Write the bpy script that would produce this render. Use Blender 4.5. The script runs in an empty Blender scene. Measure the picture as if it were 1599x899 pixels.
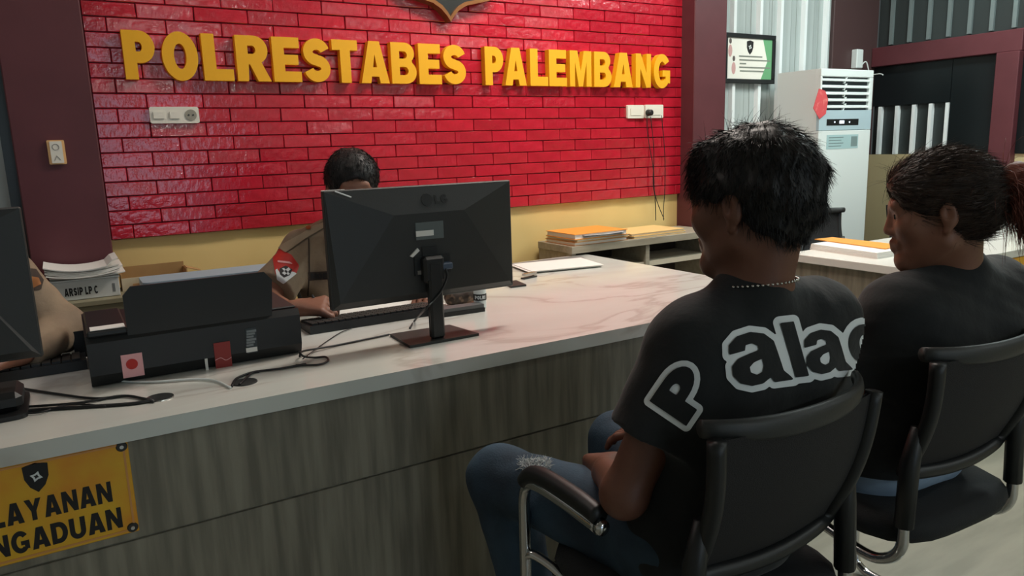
import bpy, math, random
import numpy as np
from mathutils import Vector, Matrix
from mathutils.bvhtree import BVHTree
from mathutils.geometry import tessellate_polygon

random.seed(4); np.random.seed(4)
SC = bpy.context.scene
COL = SC.collection

# ------------------------------------------------------------------ camera
FPX = 1155.0; IW, IH = 1599.0, 899.0
YAW, PIT, ROL = math.radians(31.0), math.radians(10.9), math.radians(-1.83)
CAMP = np.array([0.0, 0.0, 1.30])
_f = np.array([math.sin(YAW)*math.cos(PIT), math.cos(YAW)*math.cos(PIT), -math.sin(PIT)])
_r0 = np.array([math.cos(YAW), -math.sin(YAW), 0.0]); _u0 = np.cross(_r0, _f)
_r = _r0*math.cos(ROL)+_u0*math.sin(ROL); _u = -_r0*math.sin(ROL)+_u0*math.cos(ROL)
cd = bpy.data.cameras.new('camera'); cam = bpy.data.objects.new('camera', cd); COL.objects.link(cam)
cd.sensor_fit = 'HORIZONTAL'; cd.sensor_width = 36.0; cd.lens = 36.0*FPX/IW; cd.clip_start = 0.05
cam.matrix_world = Matrix(((_r[0], _u[0], -_f[0], CAMP[0]), (_r[1], _u[1], -_f[1], CAMP[1]), (_r[2], _u[2], -_f[2], CAMP[2]), (0, 0, 0, 1)))
SC.camera = cam

def ray(x, y): return _r*((x-IW/2)/FPX) - _u*((y-IH/2)/FPX) + _f
def onz(x, y, z): d = ray(x, y); return CAMP + d*((z-CAMP[2])/d[2])      # point of a horizontal plane
def ony(x, y, Y): d = ray(x, y); return CAMP + d*(Y/d[1])               # point of a plane parallel to the brick wall
def onx(x, y, X): d = ray(x, y); return CAMP + d*(X/d[0])

# ------------------------------------------------------------------ world, exposure, ceiling light
wd = bpy.data.worlds.new('world'); SC.world = wd; wd.use_nodes = True
wd.node_tree.nodes['Background'].inputs[0].default_value = (.55, .62, .62, 1)
wd.node_tree.nodes['Background'].inputs[1].default_value = 0.10
vs = SC.view_settings
vs.view_transform = 'Standard'; vs.look = 'None'; vs.gamma = 1.0; vs.use_curve_mapping = False; vs.exposure = 0.0
SC.display_settings.display_device = 'sRGB'
# ceiling panel lamps: x, y, size x, size y, watts, colour
CEIL = 2.9
LAMPS = [(2.05, 2.25, 1.2, .3, 33, (1, .93, .86), 'over the L-shaped marble counter'),
         (4.10, 1.75, .3, 1.2, 39, (.90, 1, .98), 'above the second desk and air conditioner'),
         (-.55, 2.25, 1.2, .3, 4.5, (1, .93, .88), 'above the left end of the counter'),
         (4.35, -.95, 1.2, .08, 14, (.95, 1, .98), 'over the waiting area on the right'),
         (1.30, -3.4, 1.2, .07, 26, (.92, 1, 1), 'far behind the visitors, left one'),
         (3.90, -3.4, 1.2, .07, 22, (.92, 1, 1), 'far behind the visitors, right one')]

# ------------------------------------------------------------------ materials
def lin(c):
    o = []
    for v in c:
        v = v/255.0
        o.append(v/12.92 if v <= .04045 else ((v+.055)/1.055)**2.4)
    return (*o, 1.0)
MATS = {}
def mat(name, rgb, rough=.5, metal=0.0, rgb2=None, scale=8.0, stretch=(1, 1, 1), bump=0.0, bscale=None, coat=0.0, emit=None, estr=0.0, spec=.5, detail=4.0, rnd=0.0, contrast=(.35, .65), sheen=0.0, alpha=1.0):
    if name in MATS: return MATS[name]
    m = bpy.data.materials.new(name); m.use_nodes = True
    nt = m.node_tree; b = nt.nodes['Principled BSDF']; L = nt.links.new
    b.inputs['Base Color'].default_value = lin(rgb); b.inputs['Roughness'].default_value = rough
    b.inputs['Metallic'].default_value = metal; b.inputs['Specular IOR Level'].default_value = spec
    b.inputs['Coat Weight'].default_value = coat; b.inputs['Sheen Weight'].default_value = sheen
    b.inputs['Alpha'].default_value = alpha
    if emit: b.inputs['Emission Color'].default_value = lin(emit); b.inputs['Emission Strength'].default_value = estr
    tc = nt.nodes.new('ShaderNodeTexCoord'); mp = nt.nodes.new('ShaderNodeMapping'); mp.inputs['Scale'].default_value = stretch
    L(tc.outputs['Object'], mp.inputs['Vector'])
    col = None
    if rgb2:
        n = nt.nodes.new('ShaderNodeTexNoise'); n.inputs['Scale'].default_value = scale; n.inputs['Detail'].default_value = detail
        L(mp.outputs[0], n.inputs['Vector'])
        r = nt.nodes.new('ShaderNodeValToRGB'); r.color_ramp.elements[0].color = lin(rgb); r.color_ramp.elements[1].color = lin(rgb2)
        r.color_ramp.elements[0].position = contrast[0]; r.color_ramp.elements[1].position = contrast[1]
        L(n.outputs['Fac'], r.inputs[0]); col = r.outputs[0]
        L(col, b.inputs['Base Color'])
    if rnd:
        oi = nt.nodes.new('ShaderNodeObjectInfo'); h = nt.nodes.new('ShaderNodeHueSaturation')
        mr = nt.nodes.new('ShaderNodeMapRange'); mr.inputs[3].default_value = 1-rnd; mr.inputs[4].default_value = 1+rnd
        L(oi.outputs['Random'], mr.inputs[0]); L(mr.outputs[0], h.inputs['Value'])
        if col: L(col, h.inputs['Color'])
        else: h.inputs['Color'].default_value = lin(rgb)
        L(h.outputs[0], b.inputs['Base Color'])
    if bump:
        n2 = nt.nodes.new('ShaderNodeTexNoise'); n2.inputs['Scale'].default_value = bscale or scale*3; n2.inputs['Detail'].default_value = 3
        L(mp.outputs[0], n2.inputs['Vector'])
        bp = nt.nodes.new('ShaderNodeBump'); bp.inputs['Strength'].default_value = bump; bp.inputs['Distance'].default_value = .01
        L(n2.outputs['Fac'], bp.inputs['Height']); L(bp.outputs[0], b.inputs['Normal'])
        if coat: L(bp.outputs[0], b.inputs['Coat Normal'])
    MATS[name] = m
    return m

def marble():
    m = mat('marble', (226, 221, 213), .16, coat=.3)
    nt = m.node_tree; L = nt.links.new; b = nt.nodes['Principled BSDF']
    tc = nt.nodes.new('ShaderNodeTexCoord'); mp = nt.nodes.new('ShaderNodeMapping'); mp.inputs['Rotation'].default_value = (0, 0, math.radians(-28)); mp.inputs['Scale'].default_value = (1, 2.6, 1)
    L(tc.outputs['Object'], mp.inputs[0])
    n = nt.nodes.new('ShaderNodeTexNoise'); n.inputs['Scale'].default_value = 1.25; n.inputs['Detail'].default_value = 5; n.inputs['Distortion'].default_value = .9
    L(mp.outputs[0], n.inputs['Vector'])
    r = nt.nodes.new('ShaderNodeValToRGB'); e = r.color_ramp.elements
    e[0].position = .36; e[0].color = lin((214, 216, 208)); e[1].position = .66; e[1].color = lin((220, 222, 215))
    x = e.new(.47); x.color = lin((212, 211, 203)); x = e.new(.505); x.color = lin((194, 190, 181)); x = e.new(.53); x.color = lin((213, 212, 205))
    L(n.outputs['Fac'], r.inputs[0]); L(r.outputs[0], b.inputs['Base Color'])
    return m

M_BRICK = mat('red_glazed_brick', (176, 22, 42), .22, rgb2=(196, 30, 52), scale=14, bump=.26, bscale=36, coat=.8, rnd=.10)
M_MORTAR = mat('red_mortar', (112, 12, 26), .6)
M_CREAM = mat('cream_wall_paint', (226, 196, 128), .6, rgb2=(232, 203, 136), scale=3)
M_MAROON = mat('maroon_paint', (92, 42, 48), .55, rgb2=(84, 36, 42), scale=5)
M_YEL = mat('yellow_acrylic', (236, 172, 4), .5)
M_WHITE = mat('white_plaster', (196, 196, 190), .8)
M_FLOOR = mat('pale_vinyl_floor', (132, 131, 118), .4, rgb2=(150, 148, 134), scale=3, stretch=(1, 5, 1))
M_WOOD = mat('grey_wood_laminate', (112, 107, 93), .5, rgb2=(146, 140, 123), scale=4, stretch=(9, 9, .7), detail=8)
M_WOODD = mat('shelf_wood_laminate', (150, 140, 122), .5, rgb2=(168, 158, 140), scale=4, stretch=(1.2, 9, 9), detail=8)
M_MARB = marble()
M_BLK = mat('black_plastic', (24, 26, 27), .45)
M_BLK2 = mat('charcoal_plastic', (44, 45, 44), .5, bump=.05, bscale=300)
M_DKG = mat('dark_glass', (20, 25, 27), .28, spec=.3)
M_IVORY = mat('ivory_plastic', (226, 222, 208), .4)
M_WPL = mat('white_plastic', (222, 228, 226), .4)
M_GREYPL = mat('blue_grey_plastic', (176, 196, 204), .4)
M_ZINC = mat('zinc_sheet', (186, 194, 192), .45, metal=.1, rgb2=(166, 174, 172), scale=2, stretch=(8, 8, .3))
M_ZINCR = mat('zinc_rib', (236, 240, 240), .35, metal=.05)
M_DARKSH = mat('dark_cladding', (58, 64, 64), .35, metal=.3)
M_CHROME = mat('chrome', (205, 205, 205), .16, metal=1.0)
M_MESH = mat('black_mesh_fabric', (26, 25, 26), .8, bump=.4, bscale=600)
M_CUSH = mat('black_seat_fabric', (24, 26, 28), .85, bump=.2, bscale=300)
M_PAPER = mat('paper', (232, 230, 224), .7)
M_ORANGE = mat('orange_folder', (238, 158, 64), .55)
M_BEIGEF = mat('beige_folder', (232, 196, 130), .6)
M_CARD = mat('cardboard', (176, 138, 88), .75, rgb2=(164, 126, 78), scale=9)
M_OLIVE = mat('olive_box', (118, 112, 88), .6)
M_BLUEF = mat('blue_grey_folder', (152, 172, 186), .45)
M_SKIN = mat('skin_brown', (112, 72, 55), .5, rgb2=(103, 65, 49), scale=20, bump=.04, bscale=120)
M_SKIN2 = mat('skin_tan', (138, 94, 74), .5, rgb2=(129, 86, 67), scale=20, bump=.04, bscale=120)
M_HAIRB = mat('black_hair', (19, 18, 18), .5, spec=.4, rgb2=(28, 25, 24), scale=60, stretch=(1, 1, .3))
M_HAIRBR = mat('dark_brown_hair', (56, 44, 38), .5, spec=.4, rgb2=(78, 62, 52), scale=50)
M_HAIRR = mat('reddish_brown_hair', (96, 50, 40), .55, spec=.3, rgb2=(122, 66, 50), scale=50)
M_TEE = mat('black_cotton', (19, 21, 22), .9, rgb2=(25, 28, 29), scale=9, bump=.12, bscale=60, sheen=.12)
M_PRINT = mat('pale_print', (226, 230, 230), .7)
M_JEAN = mat('blue_denim', (52, 74, 92), .85, rgb2=(32, 46, 60), scale=7, bump=.15, bscale=220)
M_LJEAN = mat('pale_denim', (150, 170, 190), .85, rgb2=(130, 150, 172), scale=12)
M_KHAKI = mat('khaki_uniform', (150, 130, 106), .85, rgb2=(134, 116, 96), scale=10, bump=.15, bscale=70)
M_DBROWN = mat('dark_brown_cloth', (60, 48, 40), .85)
M_SILVER = mat('silver', (210, 206, 198), .25, metal=1.0)
M_RED = mat('red_print', (196, 44, 36), .6)
M_PINK = mat('pink_print', (240, 176, 178), .6)
M_INK = mat('black_print', (22, 20, 20), .6)
M_BRASS = mat('antique_brass', (150, 100, 60), .35, metal=.6)
M_EYE = mat('eye_white', (214, 208, 198), .2)
M_IRIS = mat('dark_iris', (24, 16, 12), .15)

# ------------------------------------------------------------------ object helpers
ORG = {}
def wpos(o): return ORG.get(o.name, np.zeros(3)) if o else np.zeros(3)
def tag(o, label=None, cat=None, group=None, kind=None):
    if label: o['label'] = label
    if cat: o['category'] = cat
    if group: o['group'] = group
    if kind: o['kind'] = kind
    return o
def thing(name, label, cat, loc=(0, 0, 0), group=None, rotz=0):
    o = bpy.data.objects.new(name, None); COL.objects.link(o); o.empty_display_size = .05
    o.location = loc; o.rotation_euler = (0, 0, rotz); ORG[o.name] = np.array(loc, float)
    return tag(o, label, cat, group)
def link_mesh(name, V, Fc, m, parent=None, smooth=False, origin=None, local=False):
    """V in world coordinates (local=True: in the parent's frame)."""
    V = np.asarray(V, float)
    if local: org = np.zeros(3); base = np.zeros(3)
    else:
        org = np.array([(V[:, 0].min()+V[:, 0].max())/2, (V[:, 1].min()+V[:, 1].max())/2, V[:, 2].min()]) if origin is None else np.array(origin, float)
        base = wpos(parent)
    me = bpy.data.meshes.new(name)
    if isinstance(Fc, np.ndarray):
        k = Fc.shape[1]; n = len(Fc)
        me.vertices.add(len(V)); me.vertices.foreach_set('co', (V-org).astype(np.float32).ravel())
        me.loops.add(n*k); me.loops.foreach_set('vertex_index', Fc.astype(np.int32).ravel())
        me.polygons.add(n); me.polygons.foreach_set('loop_start', np.arange(0, n*k, k, dtype=np.int32)); me.polygons.foreach_set('loop_total', np.full(n, k, np.int32))
        me.update(calc_edges=True)
    else:
        me.from_pydata([tuple(v) for v in (V-org)], [], Fc); me.update()
    me.validate()
    me.materials.append(m)
    if smooth:
        me.polygons.foreach_set('use_smooth', np.ones(len(me.polygons), bool))
    o = bpy.data.objects.new(name, me); COL.objects.link(o)
    o.location = org-base; o.parent = parent
    ORG[o.name] = org
    return o

class MB:
    def __init__(s): s.v = []; s.f = []
    def raw(s, V, Fc):
        n = len(s.v); s.v += [tuple(map(float, v)) for v in V]; s.f += [tuple(int(i)+n for i in f) for f in Fc]; return s
    def box(s, x0, x1, y0, y1, z0, z1, bev=0.0):
        b = min(bev, (x1-x0)*.45, (y1-y0)*.45, (z1-z0)*.45)
        if b <= 0:
            V = [(x, y, z) for x in (x0, x1) for y in (y0, y1) for z in (z0, z1)]
            return s.raw(V, [(0, 1, 3, 2), (4, 6, 7, 5), (0, 4, 5, 1), (2, 3, 7, 6), (0, 2, 6, 4), (1, 5, 7, 3)])
        V = []; idx = {}
        for i, x in enumerate((x0, x1)):
            for j, y in enumerate((y0, y1)):
                for k, z in enumerate((z0, z1)):
                    sx, sy, sz = (1-2*i)*b, (1-2*j)*b, (1-2*k)*b
                    idx[i, j, k, 0] = len(V); V.append((x, y+sy, z+sz))
                    idx[i, j, k, 1] = len(V); V.append((x+sx, y, z+sz))
                    idx[i, j, k, 2] = len(V); V.append((x+sx, y+sy, z))
        F = []
        I = idx
        for i in (0, 1): F.append([I[i, 0, 0, 0], I[i, 1, 0, 0], I[i, 1, 1, 0], I[i, 0, 1, 0]][::(1 if i else -1)])
        for j in (0, 1): F.append([I[0, j, 0, 1], I[1, j, 0, 1], I[1, j, 1, 1], I[0, j, 1, 1]][::(-1 if j else 1)])
        for k in (0, 1): F.append([I[0, 0, k, 2], I[1, 0, k, 2], I[1, 1, k, 2], I[0, 1, k, 2]][::(1 if k else -1)])
        for i in (0, 1):
            for j in (0, 1):
                F.append([I[i, j, 0, 0], I[i, j, 1, 0], I[i, j, 1, 1], I[i, j, 0, 1]][::(1 if i == j else -1)])
        for i in (0, 1):
            for k in (0, 1):
                F.append([I[i, 0, k, 0], I[i, 0, k, 2], I[i, 1, k, 2], I[i, 1, k, 0]][::(1 if i == k else -1)])
        for j in (0, 1):
            for k in (0, 1):
                F.append([I[0, j, k, 1], I[1, j, k, 1], I[1, j, k, 2], I[0, j, k, 2]][::(-1 if j == k else 1)])
        for i in (0, 1):
            for j in (0, 1):
                for k in (0, 1):
                    F.append([I[i, j, k, 0], I[i, j, k, 1], I[i, j, k, 2]][::(1 if (i+j+k) % 2 else -1)])
        return s.raw(V, F)
    def tube(s, pts, r, n=10, closed=False, cap=True, flat=None):
        P = np.array(pts, float); m = len(P)
        rr = np.full(m, r) if np.isscalar(r) else np.array(r, float)
        T = np.zeros_like(P)
        for i in range(m):
            a = P[(i-1) % m] if (closed or i > 0) else P[i]; b = P[(i+1) % m] if (closed or i < m-1) else P[i]
            T[i] = (b-a)/(np.linalg.norm(b-a)+1e-12)
        up = np.array([0, 0, 1.]) if abs(T[0][2]) < .9 else np.array([1., 0, 0])
        N = np.cross(T[0], up); N /= np.linalg.norm(N)
        V = []; F = []
        for i in range(m):
            N = N-T[i]*(N@T[i]); N /= np.linalg.norm(N)+1e-12; B = np.cross(T[i], N)
            for k in range(n):
                a = 2*math.pi*k/n
                V.append(P[i]+rr[i]*(N*math.cos(a)*(flat or 1)+B*math.sin(a)))
        for i in range(m if closed else m-1):
            j = (i+1) % m
            for k in range(n): F.append((i*n+k, i*n+(k+1) % n, j*n+(k+1) % n, j*n+k))
        if cap and not closed: F.append(tuple(range(n))[::-1]); F.append(tuple((m-1)*n+k for k in range(n)))
        return s.raw(V, F)
    def lathe(s, c, prof, n=24, ax='z'):
        V = []; F = []
        for (r, z) in prof:
            for k in range(n):
                a = 2*math.pi*k/n; x, y = r*math.cos(a), r*math.sin(a)
                V.append({'z': (c[0]+x, c[1]+y, c[2]+z), 'y': (c[0]+x, c[1]+z, c[2]+y), 'x': (c[0]+z, c[1]+x, c[2]+y)}[ax])
        for i in range(len(prof)-1):
            for k in range(n): F.append((i*n+k, i*n+(k+1) % n, (i+1)*n+(k+1) % n, (i+1)*n+k))
        F.append(tuple(range(n))[::-1]); F.append(tuple((len(prof)-1)*n+k for k in range(n)))
        return s.raw(V, F)
    def prism(s, contours, fn0, fn1):
        """contours: list of 2D loops (first outer, rest holes); fn0/fn1 map (u,v) to the two faces."""
        tri = tessellate_polygon([[Vector((u, v, 0)) for u, v in c] for c in contours])
        flat = [p for c in contours for p in c]; n = len(flat)
        V = [fn0(u, v) for u, v in flat]+[fn1(u, v) for u, v in flat]
        F = [tuple(t) for t in tri]+[tuple(i+n for i in t[::-1]) for t in tri]
        o = 0
        for c in contours:
            m = len(c)
            for i in range(m): j = (i+1) % m; F.append((o+i, o+j, n+o+j, n+o+i))
            o += m
        return s.raw(V, F)
    def build(s, name, m, parent=None, smooth=False, local=False, auto=None):
        o = link_mesh(name, s.v, s.f, m, parent, smooth, local=local)
        bmfix(o.data)
        if auto: shade_auto(o, auto)
        return o
def bmfix(me):
    import bmesh
    bm = bmesh.new(); bm.from_mesh(me); bmesh.ops.recalc_face_normals(bm, faces=bm.faces[:]); bm.to_mesh(me); bm.free()
def shade_auto(o, deg):
    import bmesh
    me = o.data; bm = bmesh.new(); bm.from_mesh(me)
    for f in bm.faces: f.smooth = True
    for e in bm.edges:
        if len(e.link_faces) == 2 and e.calc_face_angle(0) > math.radians(deg): e.smooth = False
    bm.to_mesh(me); bm.free()
def struct(o): o['kind'] = 'structure'; return o
def bez(pts, n=8):
    """Catmull-Rom through points"""
    P = [np.array(p, float) for p in pts]; P = [2*P[0]-P[1]]+P+[2*P[-1]-P[-2]]; out = []
    for i in range(1, len(P)-2):
        for k in range(n):
            t = k/n; a, b, c, d = P[i-1:i+3]
            out.append(.5*((2*b)+(-a+c)*t+(2*a-5*b+4*c-d)*t*t+(-a+3*b-3*c+d)*t**3))
    out.append(P[-2]); return out
def rrect(x0, x1, z0, z1, r, n=5):
    o = []
    for cx, cz, a0 in ((x1-r, z1-r, 0), (x0+r, z1-r, 90), (x0+r, z0+r, 180), (x1-r, z0+r, 270)):
        for k in range(n+1): a = math.radians(a0+90*k/n); o.append((cx+r*math.cos(a), cz+r*math.sin(a)))
    return o

# ------------------------------------------------------------------ glyphs (unit cap height)
def arc(cx, cy, rx, ry, a0, a1, n=12): return [(cx+rx*math.cos(math.radians(a0+(a1-a0)*k/n)), cy+ry*math.sin(math.radians(a0+(a1-a0)*k/n))) for k in range(n+1)]
def stroke(pts, h):
    P = np.array(pts); T = np.gradient(P, axis=0); T /= np.linalg.norm(T, axis=1)[:, None]; N = np.stack([-T[:, 1], T[:, 0]], 1)
    return [tuple(p) for p in P+N*h]+[tuple(p) for p in (P-N*h)[::-1]]
G = {}
G['P'] = (.78, [[(0, 0), (.31, 0), (.31, .34), (.42, .34)]+arc(.42, .67, .36, .33, -90, 90)+[(0, 1)], [(.31, .77)]+arc(.38, .67, .09, .10, 90, -90, 8)+[(.31, .57)]])
G['O'] = (.90, [arc(.45, .5, .45, .515, 0, 350, 35), arc(.45, .5, .155, .265, 0, 348, 29)])
G['L'] = (.66, [[(0, 0), (.66, 0), (.66, .25), (.28, .25), (.28, 1), (0, 1)]])
G['R'] = (.86, [[(0, 0), (.27, 0), (.30, .37), (.33, .37), (.52, 0), (.86, 0), (.63, .42)]+arc(.46, .69, .35, .31, -55, 90)+[(0, 1)], [(.30, .78)]+arc(.41, .69, .09, .09, 90, -90, 8)+[(.30, .60)]])
G['E'] = (.70, [[(0, 0), (.70, 0), (.70, .235), (.29, .235), (.29, .39), (.64, .39), (.64, .61), (.29, .61), (.29, .765), (.68, .765), (.68, 1), (0, 1)]])
G['S'] = (.72, [stroke(arc(.36, .695, .235, .18, 12, 262, 18)+arc(.36, .315, .235, .18, 82, -168, 18), .128)])
G['T'] = (.76, [[(.23, 0), (.53, 0), (.53, .76), (.76, .76), (.76, 1), (0, 1), (0, .76), (.23, .76)]])
G['A'] = (.90, [[(0, 0), (.30, 0), (.335, .16), (.565, .16), (.60, 0), (.90, 0), (.62, 1), (.28, 1)], [(.385, .38), (.45, .68), (.515, .38)]])
G['B'] = (.82, [[(0, 0)]+arc(.47, .285, .35, .285, -90, 52)+arc(.45, .745, .31, .255, -44, 90)+[(0, 1)], [(.27, .21)]+arc(.44, .31, .11, .10, -90, 90, 8)+[(.27, .41)], [(.27, .61)]+arc(.42, .70, .10, .09, -90, 90, 8)+[(.27, .79)]])
G['M'] = (1.0, [[(0, 0), (.23, 0), (.23, .70), (.40, 0), (.60, 0), (.77, .70), (.77, 0), (1, 0), (1, 1), (.65, 1), (.5, .42), (.35, 1), (0, 1)]])
G['N'] = (.85, [[(0, 0), (.25, 0), (.25, .56), (.59, 0), (.85, 0), (.85, 1), (.60, 1), (.60, .44), (.27, 1), (0, 1)]])
G['G'] = (.90, [arc(.45, .5, .45, .515, 36, 318, 28)+[(.88, .13), (.88, .53), (.47, .53), (.47, .34), (.64, .34), (.64, .25)]+arc(.45, .5, .19, .29, 308, 42, 22)])
G['Y'] = (.90, [[(.315, 0), (.585, 0), (.585, .42), (.90, 1), (.60, 1), (.45, .66), (.30, 1), (0, 1), (.315, .42)]])
G['D'] = (.84, [[(0, 0)]+arc(.40, .5, .44, .5, -90, 90, 16)+[(0, 1)], [(.27, .22)]+arc(.38, .5, .19, .28, -90, 90, 12)+[(.27, .78)]])
G['U'] = (.84, [[(0, 1)]+arc(.42, .36, .42, .375, 180, 360, 14)+[(.84, 1), (.57, 1)]+arc(.42, .36, .15, .155, 360, 180, 10)+[(.27, 1)]])
G['C'] = (.84, [arc(.45, .5, .45, .515, 40, 320, 26)+arc(.45, .5, .19, .29, 312, 48, 22)])
G['I'] = (.27, [[(0, 0), (.27, 0), (.27, 1), (0, 1)]])
G['a'] = (.90, [[(.02, .62), (.05, .80), (.2, .95), (.42, 1.0), (.62, .94), (.74, .78), (.76, .55), (.78, .2), (.86, .08), (.90, 0), (.60, 0), (.56, .10), (.42, 0), (.25, -.02), (.08, .06), (0, .22), (.02, .4), (.14, .53), (.34, .60), (.48, .64), (.48, .72), (.40, .78), (.30, .76), (.27, .66)], [(.50, .47), (.36, .42), (.28, .34), (.28, .24), (.36, .18), (.46, .22), (.50, .34)]])
G['l'] = (.30, [[(0, 0), (.30, 0), (.30, 1.45), (0, 1.45)]])
G['c'] = (.80, [arc(.42, .5, .42, .5, 38, 322, 22)+arc(.42, .5, .15, .24, 305, 55, 16)])
def text_mb(txt, x0, x1, z0, z1, fn0, fn1, gap=.10, space=.34):
    """letters of txt fitted into the rectangle; fn maps (u,v) to front/back surfaces"""
    w = sum((G[c][0]+gap) if c != ' ' else space for c in txt)-gap
    sx = (x1-x0)/w; sz = z1-z0; mb = MB(); x = x0
    for c in txt:
        if c == ' ': x += space*sx; continue
        mb.prism([[(x+u*sx, z0+v*sz) for u, v in k] for k in G[c][1]], fn0, fn1); x += (G[c][0]+gap)*sx
    return mb

# ------------------------------------------------------------------ implicit surface bodies
class Field:
    def __init__(s, lo, hi, vox):
        s.lo = np.array(lo, float); s.vox = vox
        s.ax = [np.arange(lo[i], hi[i]+vox, vox).astype(np.float32) for i in range(3)]
        s.d = np.full([len(a) for a in s.ax], .5, np.float32)
    def _win(s, lo, hi):
        sl = []
        for i in range(3):
            a = max(0, int((lo[i]-s.lo[i])/s.vox)-1); b = min(len(s.ax[i]), int((hi[i]-s.lo[i])/s.vox)+2)
            sl.append(slice(a, max(a, b)))
        X, Y, Z = (s.ax[i][sl[i]] for i in range(3))
        return tuple(sl), X[:, None, None], Y[None, :, None], Z[None, None, :]
    def _put(s, sl, e, k, mode):
        d = s.d[sl]
        if d.size == 0: return
        if mode == 'add':
            h = np.maximum(k-np.abs(d-e), 0)/k; s.d[sl] = np.minimum(d, e)-h*h*k*.25
        else:
            e = -e; h = np.maximum(k-np.abs(d-e), 0)/k; s.d[sl] = np.maximum(d, e)+h*h*k*.25
    def cone(s, a, b, ra, rb, k=.03, mode='add', flat=None):
        a = np.array(a, float); b = np.array(b, float); m = max(ra, rb)+k+.03
        sl, X, Y, Z = s._win(np.minimum(a, b)-m, np.maximum(a, b)+m)
        px, py, pz = X-a[0], Y-a[1], Z-a[2]; ba = b-a; L = max(ba@ba, 1e-9)
        t = np.clip((px*ba[0]+py*ba[1]+pz*ba[2])/L, 0, 1)
        dx, dy, dz = px-t*ba[0], py-t*ba[1], pz-t*ba[2]
        if flat is not None:
            n, q = np.array(flat[0], float), flat[1]
            w = (dx*n[0]+dy*n[1]+dz*n[2])*(q-1); dx, dy, dz = dx+w*n[0], dy+w*n[1], dz+w*n[2]
        s._put(sl, np.sqrt(dx*dx+dy*dy+dz*dz)-(ra+t*(rb-ra)), k, mode)
    def ell(s, c, r, R=None, k=.03, mode='add'):
        c = np.array(c, float); r = np.array(r, float); m = r.max()+k+.03
        sl, X, Y, Z = s._win(c-m, c+m); px, py, pz = X-c[0], Y-c[1], Z-c[2]
        if R is not None:
            px, py, pz = (px*R[0, i]+py*R[1, i]+pz*R[2, i] for i in range(3))
        k0 = np.sqrt((px/r[0])**2+(py/r[1])**2+(pz/r[2])**2)+1e-6
        k1 = np.sqrt((px/r[0]**2)**2+(py/r[1]**2)**2+(pz/r[2]**2)**2)+1e-6
        s._put(sl, k0*(k0-1)/k1, k, mode)
    def clip(s, p, n, k=.004):
        """remove everything on the side n points to"""
        n = np.array(n, float); n /= np.linalg.norm(n)
        e = (s.ax[0][:, None, None]-p[0])*n[0]+(s.ax[1][None, :, None]-p[1])*n[1]+(s.ax[2][None, None, :]-p[2])*n[2]
        s.d = np.maximum(s.d, e)
    def noise(s, amp, fx, seed=0, band=.05):
        X, Y, Z = s.ax[0][:, None, None], s.ax[1][None, :, None], s.ax[2][None, None, :]
        rs = np.random.RandomState(seed); out = 0
        for i in range(5):
            w = rs.normal(size=3)*np.array(fx)*(1+.5*i); out = out+np.sin(X*w[0]+Y*w[1]+Z*w[2]+rs.uniform(0, 6.3)+1.2*np.sin(X*w[1]*.6+Z*w[0]*.5))/(1+.6*i)
        s.d = s.d+(amp*out).astype(np.float32)
    def mesh(s, smooth=2):
        d = s.d; ins = d < 0; sh = d.shape
        c = np.zeros([n-1 for n in sh], np.int8)
        for i in (0, 1):
            for j in (0, 1):
                for k in (0, 1): c += ins[i:sh[0]-1+i, j:sh[1]-1+j, k:sh[2]-1+k]
        act = (c > 0) & (c < 8); idx = np.argwhere(act)
        ids = np.full(act.shape, -1, np.int64); ids[act] = np.arange(len(idx))
        acc = np.zeros((len(idx), 3)); cnt = np.zeros(len(idx))
        cor = [np.array(q) for q in np.ndindex(2, 2, 2)]
        for a in cor:
            for ax in range(3):
                if a[ax]: continue
                b = a.copy(); b[ax] = 1
                da = d[tuple((idx+a).T)]; db = d[tuple((idx+b).T)]
                mk = (da < 0) != (db < 0); t = np.where(mk, da/(da-db+1e-20), 0)
                acc += np.where(mk[:, None], a+t[:, None]*(b-a), 0); cnt += mk
        V = s.lo+s.vox*(idx+acc/np.maximum(cnt, 1)[:, None])
        Q = []
        for ax in range(3):
            o1, o2 = (ax+1) % 3, (ax+2) % 3
            a = [slice(1, -1)]*3; a[ax] = slice(0, -1); b = list(a); b[ax] = slice(1, None)
            A = ins[tuple(a)]; B = ins[tuple(b)]
            e = np.argwhere(A != B); off = np.ones(3, int); off[ax] = 0; e = e+off
            fl = ins[tuple(e.T)]
            u = np.zeros(3, int); u[o1] = 1; v = np.zeros(3, int); v[o2] = 1
            q = np.stack([ids[tuple((e-u-v).T)], ids[tuple((e-v).T)], ids[tuple(e.T)], ids[tuple((e-u).T)]], 1)
            q[~fl] = q[~fl][:, ::-1]; Q.append(q)
        Q = np.concatenate(Q); Q = Q[(Q >= 0).all(1)]
        for _ in range(smooth):
            S = np.zeros_like(V); n = np.zeros(len(V))
            for i in range(4):
                j = (i+1) % 4
                np.add.at(S, Q[:, i], V[Q[:, j]]); np.add.at(n, Q[:, i], 1)
            V = .5*V+.5*S/np.maximum(n, 1)[:, None]
        return V, Q
def basis(fwd, tilt=0, rollz=0):
    """head frame: columns right, forward, up.  tilt: nod down (degrees)"""
    f = np.array([fwd[0], fwd[1], 0.]); f /= np.linalg.norm(f); u = np.array([0, 0, 1.]); r = np.cross(f, u)
    a = math.radians(tilt); f2 = f*math.cos(a)-u*math.sin(a); u2 = u*math.cos(a)+f*math.sin(a)
    a = math.radians(rollz); r3 = r*math.cos(a)+u2*math.sin(a); u3 = u2*math.cos(a)-r*math.sin(a)
    return np.stack([r3, f2, u3], 1)
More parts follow.
